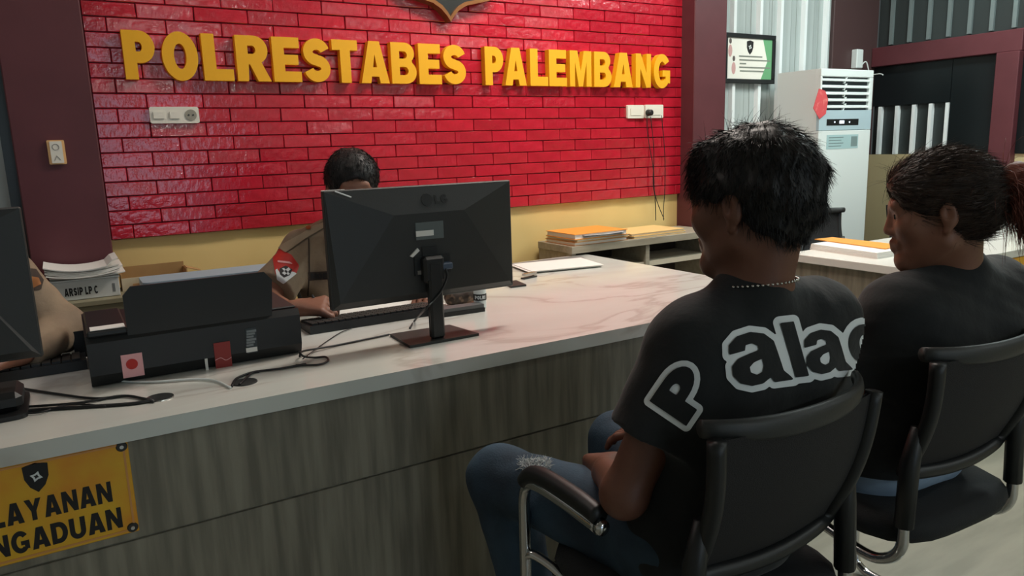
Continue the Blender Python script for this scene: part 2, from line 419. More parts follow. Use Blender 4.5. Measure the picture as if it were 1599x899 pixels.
def head_sdf(F, c, R, neck, nr=.056, jaw=1.0):
    W = lambda x, y, z: np.array(c)+R@np.array([x, y, z])
    F.ell(W(0, -.012, .034), (.076, .097, .088), R, .02)
    F.ell(W(0, .030, -.030), (.062, .062, .085), R, .03)
    for s in (-1, 1):
        F.cone(W(s*.052, -.002, -.058), W(s*.012, .074, -.098), .022, .018, .03)
        F.ell(W(s*.042, .062, -.018), (.022, .022, .022), R, .03)
    F.cone(W(-.012, .078, -.100), W(.012, .078, -.100), .018, .018, .02)
    F.cone(W(-.034, .082, .030), W(.034, .082, .030), .012, .012, .02)
    F.cone(W(0, .088, .018), W(0, .103, -.024), .007, .0115, .014)
    for s in (-1, 1):
        F.ell(W(s*.012, .095, -.030), (.009, .010, .008), R, .008)
        F.ell(W(s*.032, .098, .010), (.017, .013, .011), R, .012, 'sub')
        F.cone(W(s*.046, .077, .014), W(s*.019, .084, .014), .0062, .0062, .006); F.cone(W(s*.045, .077, .002), W(s*.020, .083, .002), .0050, .0050, .006)
    F.cone(W(-.020, .088, -.056), W(0, .097, -.053), .006, .0075, .008); F.cone(W(.020, .088, -.056), W(0, .097, -.053), .006, .0075, .008)
    F.cone(W(-.017, .087, -.066), W(0, .095, -.068), .006, .0085, .008); F.cone(W(.017, .087, -.066), W(0, .095, -.068), .006, .0085, .008)
    F.cone(W(0, -.035, -.045), neck, nr, nr+.004, .03)
    for s in (-1, 1):
        F.ell(W(s*.080, -.014, -.002), (.012, .018, .030), R, .006)
        F.ell(W(s*.096, -.010, .004), (.013, .010, .019), R, .003, 'sub')
        F.ell(W(s*.078, -.006, -.034), (.007, .010, .010), R, .006)
def hand_sdf(F, w, d, n, side=1, curl=25, s=1.0):
    """w wrist, d pointing direction, n palm normal (towards what is held)"""
    d = np.array(d, float); d /= np.linalg.norm(d); n = np.array(n, float); n -= d*(n@d); n /= np.linalg.norm(n); l = np.cross(d, n)*side
    w = np.array(w, float)
    for q in (-.028, -.009, .010, .028): F.cone(w+d*.015*s, w+d*.088*s+l*q*s, .018*s, .0125*s, .012)
    for q, ln in ((-.030, .062), (-.010, .074), (.011, .080), (.031, .070)):
        p = w+d*.088*s+l*q*s; a = math.radians(curl*.6)
        for i, fr in enumerate((.45, .31, .24)):
            v = d*math.cos(a)+n*math.sin(a)+l*q*1.2; v /= np.linalg.norm(v); e = p+v*ln*fr*s
            F.cone(p, e, (.0098-.0009*i)*s, (.0092-.0011*i)*s, .004); p = e; a += math.radians(curl)
    p = w+d*.022*s+l*.022*s
    for i, (ln, al) in enumerate(((.042, .9), (.032, .55), (.026, .35))):
        v = d*math.cos(al)+l*math.sin(al)+n*.45; v /= np.linalg.norm(v); e = p+v*ln*s
        F.cone(p, e, (.0145-.002*i)*s, (.0125-.002*i)*s, .006); p = e

def capcone(F, a, b, ra, rb, k=.02):
    a = np.array(a, float); b = np.array(b, float); m = max(ra, rb)+k+.03
    sl, X, Y, Z = F._win(np.minimum(a, b)-m, np.maximum(a, b)+m)
    px, py, pz = X-a[0], Y-a[1], Z-a[2]; ba = b-a; L = ba@ba
    t = (px*ba[0]+py*ba[1]+pz*ba[2])/L; tc = np.maximum(t, 0)
    dx, dy, dz = px-tc*ba[0], py-tc*ba[1], pz-tc*ba[2]
    e = np.sqrt(dx*dx+dy*dy+dz*dz)-(ra+np.minimum(tc, 1)*(rb-ra))
    F._put(sl, np.maximum(e, (t-1)*math.sqrt(L)), k, 'add')
def torso_sdf(F, J, g=0.0, w=1.0, low=True):
    r = J['shR']-J['shL']; r = r/np.linalg.norm(r); pe, ch, nk = J['pelvis'], J['chest'], J['neck']
    wa = .5*(pe+ch); uc = .5*(J['shL']+J['shR'])-np.array([0, 0, .035])
    if low: F.cone(pe-r*.075*w, pe+r*.075*w, .108+g, .108+g, .05)
    F.cone(wa-r*.06*w, wa+r*.06*w, .100+g*1.2, .100+g*1.2, .06)
    F.cone(ch-r*.085*w, ch+r*.085*w, .106+g, .106+g, .06)
    F.cone(uc-r*.115*w, uc+r*.115*w, .072+g, .072+g, .06)
    for s in (-1, 1):
        F.cone(pe+s*r*.06*w, ch+s*r*.07*w, .098+g, .102+g, .05)
    for k in ('shL', 'shR'):
        F.cone(nk, J[k]*.85+nk*.15+np.array([0, 0, .006]), .046+g*.6, .050+g*.7, .05)
        F.cone(J[k], J[k]*.9+ch*.1, .054+g, .06+g, .05)
def jbounds(J, m=.17):
    A = np.array([v for v in J.values() if isinstance(v, np.ndarray) and v.shape == (3,)]); return A.min(0)-m, A.max(0)+m
def person_body(name, label, J, R, skin, vox=.004, hands=None, legs=True, nr=.056, group=None):
    lo, hi = jbounds(J); lo[2] = max(lo[2], -.01); F = Field(lo, hi, vox)
    torso_sdf(F, J, -.006, J.get('w', 1.0))
    for s in 'LR':
        F.cone(J['sh'+s], J['el'+s], .047, .040, .03); F.cone(J['el'+s], J['wr'+s], .041, .027, .02)
        h = (hands or {}).get(s)
        if h: hand_sdf(F, J['wr'+s], *h)
    if legs:
        for s in 'LR':
            F.cone(J['hip'+s], J['kn'+s], .080, .056, .04); F.cone(J['kn'+s], J['an'+s], .055, .038, .03)
            t = J['an'+s]+J.get('toe'+s, np.array([0, .17, -.05])); F.cone(J['an'+s], J['an'+s]+np.array([0, -.03, -.045]), .038, .032, .03); F.cone(J['an'+s]+np.array([0, 0, -.04]), t, .038, .028, .03)
    head_sdf(F, J['head'], R, J['neck'], nr)
    V, Q = F.mesh(1)
    o = link_mesh(name, V, Q, skin, None, True, origin=(J['pelvis'][0], J['pelvis'][1], 0)); tag(o, label, 'person', group)
    for s in (-1, 1):
        c = J['head']+R@np.array([s*.032, .0765, .0075]); mb = MB()
        mb.lathe((0, 0, 0), [(.0112*math.sin(a), -.0112*math.cos(a)) for a in np.linspace(.08, math.pi-.08, 9)], 14)
        e = link_mesh('eye', np.array(mb.v)+c, mb.f, M_EYE, o, True)
        mb = MB(); mb.lathe((0, 0, 0), [(.0058, -.001), (.0055, .0012), (.003, .0018)], 12)
        link_mesh('iris', (np.array(mb.v)@np.stack([R[:, 0], R[:, 2], R[:, 1]], 1).T)+c+R[:, 1]*.0108, mb.f, M_IRIS, e, True)
    return o
def strands(roots, dirs, length, rad, droop, flow, rs, segs=5, curlamp=.004):
    """thin tapering three-sided hairs"""
    n = len(roots); V = np.zeros((n, segs+1, 3, 3)); p = roots.copy(); d = dirs.copy()
    ln = length*rs.uniform(.55, 1.15, n)
    for i in range(segs+1):
        t = np.cross(d, rs.normal(size=(1, 3))); t /= np.linalg.norm(t, axis=1)[:, None]+1e-9; b = np.cross(d, t)
        r = rad*(1-i/segs*.85)
        for k in range(3):
            a = 2.094*k; V[:, i, k] = p+(t*math.cos(a)+b*math.sin(a))*r
        d = d+flow(p)*.35+np.array([0, 0, -droop])+rs.normal(size=(n, 3))*curlamp*12; d /= np.linalg.norm(d, axis=1)[:, None]
        p = p+d*(ln/segs)[:, None]
    base = (np.arange(n)*(segs+1)*3)[:, None]; Fq = []
    for i in range(segs):
        for k in range(3):
            k2 = (k+1) % 3; Fq.append(base+np.array([[i*3+k, i*3+k2, (i+1)*3+k2, (i+1)*3+k]]))
    return V.reshape(-1, 3), np.concatenate(Fq)
def vnormals(V, Q):
    n = np.cross(V[Q[:, 2]]-V[Q[:, 0]], V[Q[:, 3]]-V[Q[:, 1]]); N = np.zeros_like(V)
    for i in range(4): np.add.at(N, Q[:, i], n)
    return N/(np.linalg.norm(N, axis=1)[:, None]+1e-12)
def join(a, b): return np.concatenate([a[0], b[0]]), np.concatenate([a[1], b[1]+len(a[0])])

def poly_sd(P, contours):
    """signed distance (negative inside, even-odd) of points P to contours"""
    d = np.full(len(P), 1e9); ins = np.zeros(len(P), bool)
    for c in contours:
        c = np.array(c, float)
        for i in range(len(c)):
            a, b = c[i-1], c[i]; ba = b-a; L = max(ba@ba, 1e-12); pa = P-a
            t = np.clip((pa@ba)/L, 0, 1); d = np.minimum(d, np.linalg.norm(pa-t[:, None]*ba, axis=1))
            cr = (a[1] > P[:, 1]) != (b[1] > P[:, 1])
            with np.errstate(divide='ignore', invalid='ignore'):
                xi = (b[0]-a[0])*(P[:, 1]-a[1])/(b[1]-a[1])+a[0]
            ins ^= cr & (P[:, 0] < xi)
    return np.where(ins, -d, d)
def decal(name, glyphs, grow, m, parent, bvh, off, step=2.5, holes=True, maxe=.03):
    """flat print on cloth: 2D shapes (seen from the aisle) laid onto the cloth surface"""
    allp = np.concatenate([np.array(c) for g in glyphs for c in g]); lo = allp.min(0)-grow-step*2; hi = allp.max(0)+grow+step*2
    gx = np.arange(lo[0], hi[0], step); gy = np.arange(lo[1], hi[1], step)
    P = np.stack(np.meshgrid(gx, gy, indexing='ij'), -1).reshape(-1, 2); D = np.full(len(P), 1e9)
    for g in glyphs: D = np.minimum(D, poly_sd(P, g if holes else g[:1])-grow)
    D = D.reshape(len(gx), len(gy)); vid = {}; pts = []; faces = []
    def vert(key, p):
        if key not in vid: vid[key] = len(pts); pts.append(p)
        return vid[key]
    for i in range(len(gx)-1):
        for j in range(len(gy)-1):
            q = [(i, j), (i+1, j), (i+1, j+1), (i, j+1)]; v = [D[a] for a in q]
            if min(v) >= 0: continue
            f = []
            for k in range(4):
                a, b = q[k], q[(k+1) % 4]; va, vb = v[k], v[(k+1) % 4]; pa = np.array([gx[a[0]], gy[a[1]]]); pb = np.array([gx[b[0]], gy[b[1]]])
                if va < 0: f.append(vert(a, pa))
                if (va < 0) != (vb < 0): f.append(vert(tuple(sorted((a, b))), pa+(pb-pa)*(va/(va-vb))))
            if len(f) > 2: faces.append(f)
    V = np.zeros((len(pts), 3)); ok = np.zeros(len(pts), bool)
    for i, p in enumerate(pts):
        dr = ray(*p); dr = dr/np.linalg.norm(dr); h = bvh.ray_cast(Vector(CAMP), Vector(dr))
        if h[0] is not None: V[i] = np.array(h[0])-dr*off*.4+np.array(h[1])*off*.8; ok[i] = True
    keep = []
    for f in faces:
        if all(ok[i] for i in f):
            q = V[f]
            if np.linalg.norm(q-np.roll(q, 1, 0), axis=1).max() < maxe: keep.append(tuple(f))
    used = sorted({i for f in keep for i in f}); mp = {u: n for n, u in enumerate(used)}
    return link_mesh(name, V[used], [tuple(mp[i] for i in f) for f in keep], m, parent, True)
def glyph_px(ch, o, xv, yv):
    o, xv, yv = (np.array(q, float) for q in (o, xv, yv))
    return [[tuple(o+xv*u+yv*v) for u, v in c] for c in G[ch][1]]

# ================================================================== THE SETTING
YW = 3.20                      # brick face
struct(MB().box(-2.6, 5.3, -5.2, 3.6, -.10, 0).build('floor', M_FLOOR))
struct(MB().box(-2.6, 5.3, -5.2, 3.6, CEIL, CEIL+.1).build('ceiling', M_WHITE))
struct(MB().box(-2.7, -2.6, -5.2, 3.6, 0, CEIL).build('wall_left', M_WHITE))
struct(MB().box(-2.6, 5.3, -5.3, -5.2, 0, CEIL).build('wall_front', M_WHITE))
dr = struct(MB().box(-.35, 1.35, -5.2, -5.15, 0, 2.25, .004).build('door_1', M_MAROON))
for x in (-.29, .53): MB().box(x, x+.76, -5.15, -5.14, .12, 2.17).build('pane', mat('lit_door_glass', (150, 165, 180), .2, emit=(190, 212, 235), estr=2.2), dr)
wall = struct(MB().box(-.115, 3.33, YW+.024, 3.6, 0, CEIL).build('wall_back', M_CREAM))
MB().box(.10, 3.12, YW+.010, YW+.024, .992, CEIL).build('mortar_bed', M_MORTAR, wall)
# bricks, each one a piece of the wall
BL, BH, BX0, BX1, BZ0 = .2015, .0545, .148, 3.090, .992
bm_cache = {}
def brick_mesh(w, var):
    key = (round(w, 3), var)
    if key not in bm_cache:
        rs = np.random.RandomState(var*7+1); mb = MB(); mb.box(-w/2, w/2, 0, .012, 0, BH-.004, .0022)
        V = np.array(mb.v); V[:, 1] += (V[:, 1] < .006)*(V[:, 0]*rs.uniform(-.022, .022)+(V[:, 2]-BH/2)*rs.uniform(-.06, .06))
        me = bpy.data.meshes.new('brick'); me.from_pydata([tuple(v) for v in V], [], mb.f); me.update(); me.materials.append(M_BRICK); bmfix(me)
        bm_cache[key] = me
    return bm_cache[key]
rows_shown = 20; upper = MB(); nb = 0
row = 0
while BZ0+row*BH < CEIL-.01:
    x = .3255-2*BL+(0 if row % 2 else .1005) + .003*math.sin(row*2.1); z = BZ0+row*BH
    while x < BX1:
        a, b = max(x+.0015, BX0), min(x+BL-.0015, BX1)
        if b-a > .02:
            if row < rows_shown and nb < 300:
                o = bpy.data.objects.new('brick', brick_mesh(b-a, random.randint(0, 8))); COL.objects.link(o); o.parent = wall
                o.location = np.array([(a+b)/2, YW-.001+random.uniform(0, .0018), z+.002])-ORG['wall_back']; nb += 1
            else: upper.box(a, b, YW, YW+.012, z+.002, z+BH-.002)
        x += BL
    row += 1
tag(upper.build('upper_bricks', M_BRICK, wall), kind='stuff')
# maroon pillars
struct(MB().box(-.118, .141, 3.10, 3.6, 0, CEIL, .004).build('trim_1', M_MAROON))
struct(MB().box(3.085, 3.335, 3.10, 3.6, 0, CEIL, .004).build('trim_2', M_MAROON))
# corrugated sheets right of the pillar and left of the other one
def sheet_run(wname, x0, xs, x1, Y, ribm):
    w = struct(MB().box(x0, x1, Y+.012, 3.6, 0, CEIL).build(wname, M_ZINC))
    ed = [x0]+[(a+b)/2 for a, b in zip(xs, xs[1:])]+[x1]
    for a, b, r in zip(ed, ed[1:], xs):
        p = MB().box(a+.001, b-.001, Y+.006, Y+.012, 0, CEIL).build('panel', M_ZINC, w)
        MB().prism([[(r-.022, 0), (r-.012, -.024), (r+.012, -.024), (r+.022, 0)]], lambda u, v: (u, Y+.006+v, 0), lambda u, v: (u, Y+.006+v, CEIL)).build('rib', ribm, p)
        MB().box(r-.07, r-.062, Y+.001, Y+.006, 0, CEIL).build('minor_rib', M_ZINC, p)
    return w
sheet_run('wall_back_right', 3.335, [3.47, 3.60, 3.83, 4.02, 4.25, 4.47], 4.53, 3.30, M_ZINCR)
sheet_run('wall_back_left', -2.6, [-2.4+.21*i for i in range(11)], -.155, 3.34, M_ZINCR)
struct(MB().box(-.155, -.118, 3.2, 3.6, 0, CEIL).build('trim_3', M_DARKSH))
struct(MB().box(4.53, 5.02, 3.28, 3.6, 0, CEIL, .004).build('trim_4', mat('brown_paint', (74, 52, 52), .5)))
# right-hand wall
XR = 5.0
wr = struct(MB().box(XR, 5.3, -5.2, 3.28, 0, 1.155).build('wall_right', mat('beige_panel_paint', (190, 172, 132), .6)))
MB().box(XR+.03, 5.3, -5.2, 3.28, 1.155, CEIL).build('upper_cladding', M_DARKSH, wr)
for i in range(5):
    p = onx(1372+26*i, 205, XR)
    MB().box(XR-.002, XR+.03, p[1]-.011, p[1]+.011, 1.157, 1.485).build('rib', M_ZINCR, wr)
for i in range(9):
    y = 3.18-.13*i
    MB().box(XR+.012, XR+.03, y-.012, y+.012, 1.90, CEIL).build('upper_rib', mat('dull_rib', (110, 120, 120), .4), wr)
w1 = struct(MB().box(XR+.005, XR+.03, 2.74, 3.28, 1.49, 1.755).build('window_1', M_DKG))
w2 = struct(MB().box(XR+.002, XR+.03, 2.45, 2.735, 1.157, 1.755).build('window_2', M_DKG))
struct(MB().box(XR-.04, XR+.03, 2.32, 3.28, 1.757, 1.885, .004).build('trim_5', M_MAROON))
struct(MB().box(XR-.06, XR+.03, 2.32, 2.45, 0, 1.757, .004).build('trim_6', M_MAROON))
struct(MB().box(XR-.01, XR+.03, -.5, 2.318, 1.157, CEIL).build('window_3', M_DKG))

# ceiling lamps
for k, (x, y, sx, sy, wt, c, where) in enumerate(LAMPS):
    t = thing('ceiling_lamp', 'flat white ceiling panel lamp '+where, 'lamp', (x, y, CEIL-.045), 'ceiling lamps')
    MB().box(x-sx/2-.02, x+sx/2+.02, y-sy/2-.02, y+sy/2+.02, CEIL-.04, CEIL, .004).build('housing', M_WPL, t)
    MB().box(x-sx/2, x+sx/2, y-sy/2, y+sy/2, CEIL-.045, CEIL-.04).build('diffuser', mat('lamp_diffuser%d' % k, (250, 250, 245), .5, emit=tuple(int(255*v) for v in c), estr=wt*.12/(sx*sy)), t)
    ld = bpy.data.lights.new('panel_light', 'AREA'); ld.shape = 'RECTANGLE'; ld.size = sx; ld.size_y = sy; ld.energy = wt; ld.color = c
    lo_ = bpy.data.objects.new('panel_light', ld); COL.objects.link(lo_); lo_.parent = t; lo_.location = (0, 0, -.006)

# ================================================================== LETTERING
YL = 3.165; kx = YL
word1 = [('P', 190, 242.5), ('O', 250.6, 309), ('L', 314, 363), ('R', 366.5, 421.5), ('E', 423.5, 469.5), ('S', 472, 515), ('T', 517, 559), ('A', 560.5, 607), ('B', 608.5, 650), ('E', 651.5, 689), ('S', 690.5, 727)]
word2 = [('P', 755, 786), ('A', 786, 822), ('L', 825.5, 855.5), ('E', 855, 885), ('M', 887.5, 923.5), ('B', 925.5, 955), ('A', 956, 988), ('N', 990.5, 1016.5), ('G', 1018.5, 1047)]
ordn = ['first', 'second', 'third', 'fourth', 'fifth', 'sixth', 'seventh', 'eighth', 'ninth', 'tenth', 'eleventh']
za, zb = 1.300+(1.589-1.3)*YL/YW, 1.300+(1.767-1.3)*YL/YW
for wi, wl in enumerate((word1, word2)):
    for i, (ch, a, b) in enumerate(wl):
        ym = 84+(a-190)*.033
        xa, xb = ony(a+2.5, ym, YL)[0], ony(b, ym, YL)[0]; w, cs = G[ch]
        mb = MB().prism([[(xa+u/w*(xb-xa), za+v*(zb-za)) for u, v in c] for c in cs], lambda u, v: (u, YL, v), lambda u, v: (u, YW+.001, v))
        o = mb.build('wall_letter', M_YEL)
        tag(o, 'yellow block letter %s, %s letter of the %s word on the red wall' % (ch, ordn[i], ('longer left', 'shorter right')[wi]), 'letter', 'raised yellow wall lettering')

# shield emblem above the lettering
ex = 1.612; t = thing('wall_emblem', 'dark pointed shield emblem with brass rim at top of red wall', 'emblem', (ex, YW, 1.86))
def shield(s, top): 
    half = [(0, 1.860), (.018, 1.885), (.045, 1.912), (.085, 1.935), (.14, 1.948), (.20, 1.962), (.245, 1.995), (.262, 2.06), (.262, top), (.14, top+.03), (0, top+.06)]
    cz = 2.08; pts = [(ex+x*s, cz+(z-cz)*s) for x, z in half]+[(ex-x*s, cz+(z-cz)*s) for x, z in half[-2:0:-1]]
    return pts
MB().prism([shield(1, 2.30), shield(.90, 2.30)[::-1]], lambda u, v: (u, 3.145, v), lambda u, v: (u, YW, v)).build('rim', M_BRASS, t)
MB().prism([shield(.905, 2.30)], lambda u, v: (u, 3.16, v), lambda u, v: (u, YW, v)).build('field', mat('emblem_field', (34, 36, 34), .35), t)
MB().prism([[(ex+.1*math.cos(a)*(1 if i % 2 else .4), 2.12+.1*math.sin(a)*(1 if i % 2 else .4)) for i, a in enumerate(np.linspace(0, 2*math.pi, 9)[:-1])]], lambda u, v: (u, 3.152, v), lambda u, v: (u, 3.16, v)).build('star', M_BRASS, t)

# sockets and switches
def rbox(name, x0, x1, z0, z1, r, Yf, Yb, m, parent=None):
    return MB().prism([rrect(x0, x1, z0, z1, r)], lambda u, v: (u, Yf, v), lambda u, v: (u, Yb, v)).build(name, m, parent)
a, b = ony(232, 166, 3.19), ony(312, 192, 3.19)
t = thing('wall_socket', 'long ivory socket plate with two switches on left of red wall', 'socket', (a[0], YW, b[2]))
x0, x1, z0, z1 = a[0], b[0], b[2], a[2]-.002
rbox('plate', x0, x1, z0, z1, .008, 3.186, YW+.002, M_IVORY, t)
rbox('switch', x0+.012, x0+.052, z0+.018, z1-.018, .002, 3.181, 3.187, M_IVORY, t)
rbox('switch', x0+.07, x0+.105, z0+.018, z1-.018, .002, 3.181, 3.187, M_IVORY, t)
cx, cz = x1-.03, (z0+z1)/2
MB().lathe((cx, 3.183, cz), [(.021, 0), (.021, .006)], 24, 'y').build('outlet', mat('outlet_grey', (150, 146, 132), .5), t)
for s in (-1, 1): MB().lathe((cx+s*.008, 3.181, cz), [(.003, 0), (.003, .004)], 10, 'y').build('pin_hole', M_BLK, t)
a, b = ony(72, 219, 3.09), ony(104, 256, 3.09)
t = thing('light_switch', 'small ivory switch with orange edges on the left maroon pillar', 'switch', (a[0], 3.10, b[2]))
rbox('plate', a[0], b[0]+.002, b[2], a[2], .004, 3.090, 3.101, mat('orange_ivory', (226, 176, 112), .4), t)
rbox('rocker', a[0]+.008, b[0]-.006, b[2]+.004, a[2]-.004, .002, 3.085, 3.091, M_IVORY, t)
mx, mz = (a[0]+b[0])/2, (a[2]+b[2])/2
MB().tube([(mx+.010*math.cos(q), 3.0845, mz+.018+.010*math.sin(q)) for q in np.linspace(0, 2*math.pi, 17)[:-1]], .0012, 6, True).build('ring_mark', mat('mark_grey', (150, 146, 140), .6), t)
MB().tube([(mx-.008, 3.0845, mz-.028), (mx, 3.0845, mz-.012), (mx+.010, 3.0845, mz-.026)], .0012, 6).build('arrow_mark', mat('mark_grey', (150, 146, 140), .6), t)
for k, (pa, pb, lab) in enumerate((((979.5, 164), (1005, 184.5), 'ivory blank socket plate on right of red wall, nearer the lettering'), ((1007.5, 163.5), (1035, 184), 'ivory socket plate with black plug and hanging wires on red wall'))):
    a, b = ony(*pa, 3.19), ony(*pb, 3.19); t = thing('wall_socket', lab, 'socket', (a[0], YW, b[2]))
    rbox('plate', a[0], b[0], b[2], a[2], .006, 3.187, YW+.002, M_IVORY, t)
    rbox('cover', a[0]+.02, b[0]-.02, b[2]+.016, a[2]-.016, .004, 3.184, 3.188, M_IVORY, t)
    if k: MB().lathe((a[0]+.015, 3.15, b[2]+.028), [(.010, 0), (.016, .006), (.018, .034)], 14, 'y').build('plug', M_BLK, t)
zc = .815
for k, (pts, lab) in enumerate(((((1010, 180), (1012, 215), (1020, 262), (1022, 298), (1028, 320), (1037, 342)), 'thin black wire hanging from wall plug, crossing near the shelf'),
             (((1016, 182), (1021, 235), (1020, 285), (1023, 310), (1024, 344)), 'thin black wire hanging straight down from wall plug'),
             (((1033, 180), (1038, 240), (1038, 298), (1036, 325), (1036, 344)), 'thin black wire at right edge of the red wall'))):
    P = [ony(x, y, 3.178 if i else 3.165) for i, (x, y) in enumerate(pts)]; P[-1][2] = max(P[-1][2], zc)
    tag(MB().tube(bez(P, 6), .0022, 6).build('hanging_wire', M_BLK, smooth=True), lab, 'wire', 'wires under the socket')

# ================================================================== COUNTER
ZT = .76
ct = thing('counter_top', 'white veined marble L-shaped worktop of the reception counter', 'countertop', (0, 1.9, .72))
out = [(-2.2, 1.668), (2.19, 1.650), (2.19, 2.930), (1.45, 2.930), (1.45, 2.450), (-2.2, 2.450)]
MB().prism([out], lambda u, v: (u, v, ZT), lambda u, v: (u, v, .722)).build('slab', M_MARB, ct)
body = thing('reception_counter', 'grey wood-grain front and base of the long reception counter', 'counter', (0, 1.75, 0))
MB().box(-2.18, 2.15, 1.700, 1.730, .06, .722).build('carcass_front', M_WOOD, body)
for x0, x1 in ((-2.18, -1.1), (-1.096, 2.15)):
    MB().box(x0, x1, 1.690, 1.702, .492, .7215, .0015).build('upper_panel', M_WOOD, body)
for x0, x1 in ((-2.18, -1.1), (-1.096, 2.15)):
    MB().box(x0, x1, 1.693, 1.702, .07, .486, .0015).build('lower_panel', M_WOOD, body)
MB().box(2.12, 2.15, 1.73, 2.90, .0, .722).build('end_panel', M_WOOD, body)
MB().box(1.48, 1.51, 2.45, 2.90, .0, .722).build('inner_panel', M_WOOD, body)
MB().box(-2.18, 2.12, 1.72, 1.74, 0, .07).build('plinth', M_BLK2, body)
# yellow service sign on the front of the counter
SY = 1.684
ra, rb = ony(203, 685, SY), ony(215, 828, SY); sx1 = .056; sc_ = ony(57, 745, SY)[0]; sx0 = 2*sc_-sx1-.02
sz1, sz0 = .7175, .510
t = thing('service_sign', 'yellow plaque lettered in black on the counter front, lower left', 'sign', ((sx0+sx1)/2, 1.69, sz0))
M_SIGN = mat('sign_yellow', (232, 184, 44), .35, rgb2=(226, 140, 40), scale=5, contrast=(.4, .65))
MB().box(sx0, sx1, SY, 1.690, sz0, sz1, .0015).build('plate', M_SIGN, t)
M_SIGNE = mat('sign_orange_edge', (214, 150, 84), .4)
for q in ((sx0+.006, sx1-.006, sz0+.006, sz0+.010), (sx0+.006, sx1-.006, sz1-.010, sz1-.006), (sx1-.011, sx1-.007, sz0+.01, sz1-.01), (sx0+.007, sx0+.011, sz0+.01, sz1-.01)):
    MB().box(q[0], q[1], SY-.001, SY, q[2], q[3]).build('border_line', M_SIGNE, t)
for cx in (sx0+.012, sx1-.012):
    for cz in (sz0+.012, sz1-.012):
        c = MB().lathe((cx, SY-.003, cz), [(.009, 0), (.011, .003)], 20, 'y').build('corner_mount', M_BLK2, t)
        MB().lathe((cx, SY-.005, cz), [(.004, 0), (.005, .002)], 12, 'y').build('screw', M_SILVER, c)
f0 = lambda u, v: (u, SY-.0008, v); f1 = lambda u, v: (u, SY+.0005, v)
l1 = ony(172, 751, SY); l1b = ony(173, 783, SY); l2 = ony(188, 791, SY); l2b = ony(189, 823, SY)
text_mb('PELAYANAN', 2*sc_-l1[0]-.012, l1[0], l1b[2], l1[2], f0, f1).build('top_line', M_INK, t)
text_mb('PENGADUAN', 2*sc_-l2[0]-.012, l2[0], l2b[2], l2[2], f0, f1).build('bottom_line', M_INK, t)
def badge(cx, cz, h, yf, parent, name='badge', m=None):
    w = h*.42; P = [(-1, .5), (0, .6), (1, .5), (.95, 0), (.6, -.35), (0, -.6), (-.6, -.35), (-.95, 0)]
    b = MB().prism([[(cx+x*w, cz+z*h) for x, z in P[::-1]]], lambda u, v: (u, yf-.001, v), lambda u, v: (u, yf+.0005, v)).build(name, m or M_INK, parent)
    q = [(cx+h*.22*math.cos(a)*(1 if i % 2 else .55), cz+.04*h+h*.22*math.sin(a)*(1 if i % 2 else .55)) for i, a in enumerate(np.linspace(.4, .4+2*math.pi, 9)[:-1])]
    qi = [(cx+(x-cx)*.45, cz+.04*h+(z-cz-.04*h)*.45) for x, z in q]
    MB().prism([q, qi[::-1]], lambda u, v: (u, yf-.0016, v), lambda u, v: (u, yf-.0009, v)).build('star', M_PRINT, b)
bp_ = ony(57, 745, SY); badge(bp_[0], bp_[2], .052, SY, t)

# second desk
d2 = thing('worktop', 'white worktop of the second desk beyond the seated woman', 'countertop', (3.7, 1.95, .735))
MB().box(2.845, 4.75, 1.640, 2.245, .735, .770, .002).build('slab', mat('white_laminate', (222, 220, 212), .25), d2)
b2 = thing('second_desk', 'grey wood-grain base of the second desk on the right', 'desk', (3.7, 1.95, 0))
MB().box(2.865, 2.885, 1.665, 2.225, .05, .735).build('end_panel', M_WOOD, b2)
for x0, x1 in ((2.886, 3.50), (3.502, 4.10), (4.102, 4.73)): MB().box(x0, x1, 1.662, 1.68, .075, .735, .0015).build('front_panel', M_WOOD, b2)
MB().box(2.87, 4.73, 1.668, 2.2, 0, .075).build('plinth', mat('dark_plinth', (52, 46, 42), .6), b2)
MB().box(4.71, 4.73, 1.68, 2.225, .05, .735).build('end_panel', M_WOOD, b2)
a = ony(1566, 394, 1.655); t = thing('desk_sign', 'yellow plaque on the front of the second desk behind the ponytail', 'sign', (a[0], 1.66, .56))
MB().box(a[0], a[0]+.33, 1.655, 1.662, .55, .728, .0015).build('plate', M_SIGN, t)
text_mb('PELAYANAN', a[0]+.03, a[0]+.30, .62, .65, lambda u, v: (u, 1.6542, v), lambda u, v: (u, 1.6555, v)).build('top_line', M_INK, t)
text_mb('PENGADUAN', a[0]+.03, a[0]+.30, .575, .605, lambda u, v: (u, 1.6542, v), lambda u, v: (u, 1.6555, v)).build('bottom_line', M_INK, t)

# paper slab and folder on the second desk
def slab_px(pts, z0, z1, zref=None):
    """a flat slab whose footprint is given at height zref"""
    P = [onz(x, y, z1 if zref is None else zref) for x, y in pts]
    return MB().prism([[(q[0], q[1]) for q in P]], lambda u, v: (u, v, z1), lambda u, v: (u, v, z0))
t = thing('paper_stack', 'thick white paper stack on the corner of the second desk', 'paper', (3.0, 2.0, .77))
for i, z in enumerate((.770, .777, .784, .791)):
    slab_px([(1265+i*.6, 380), (1371-i*.5, 394.5), (1413, 388), (1310, 374)], z, z+.0062, .798).build('sheets', M_PAPER, t)
t = slab_px([(1272, 373), (1383, 388), (1408, 382), (1300, 370)], .7985, .802, .802).build('paper_folder', M_ORANGE)
tag(t, 'tan folder lying on the white paper stack of the second desk', 'folder')

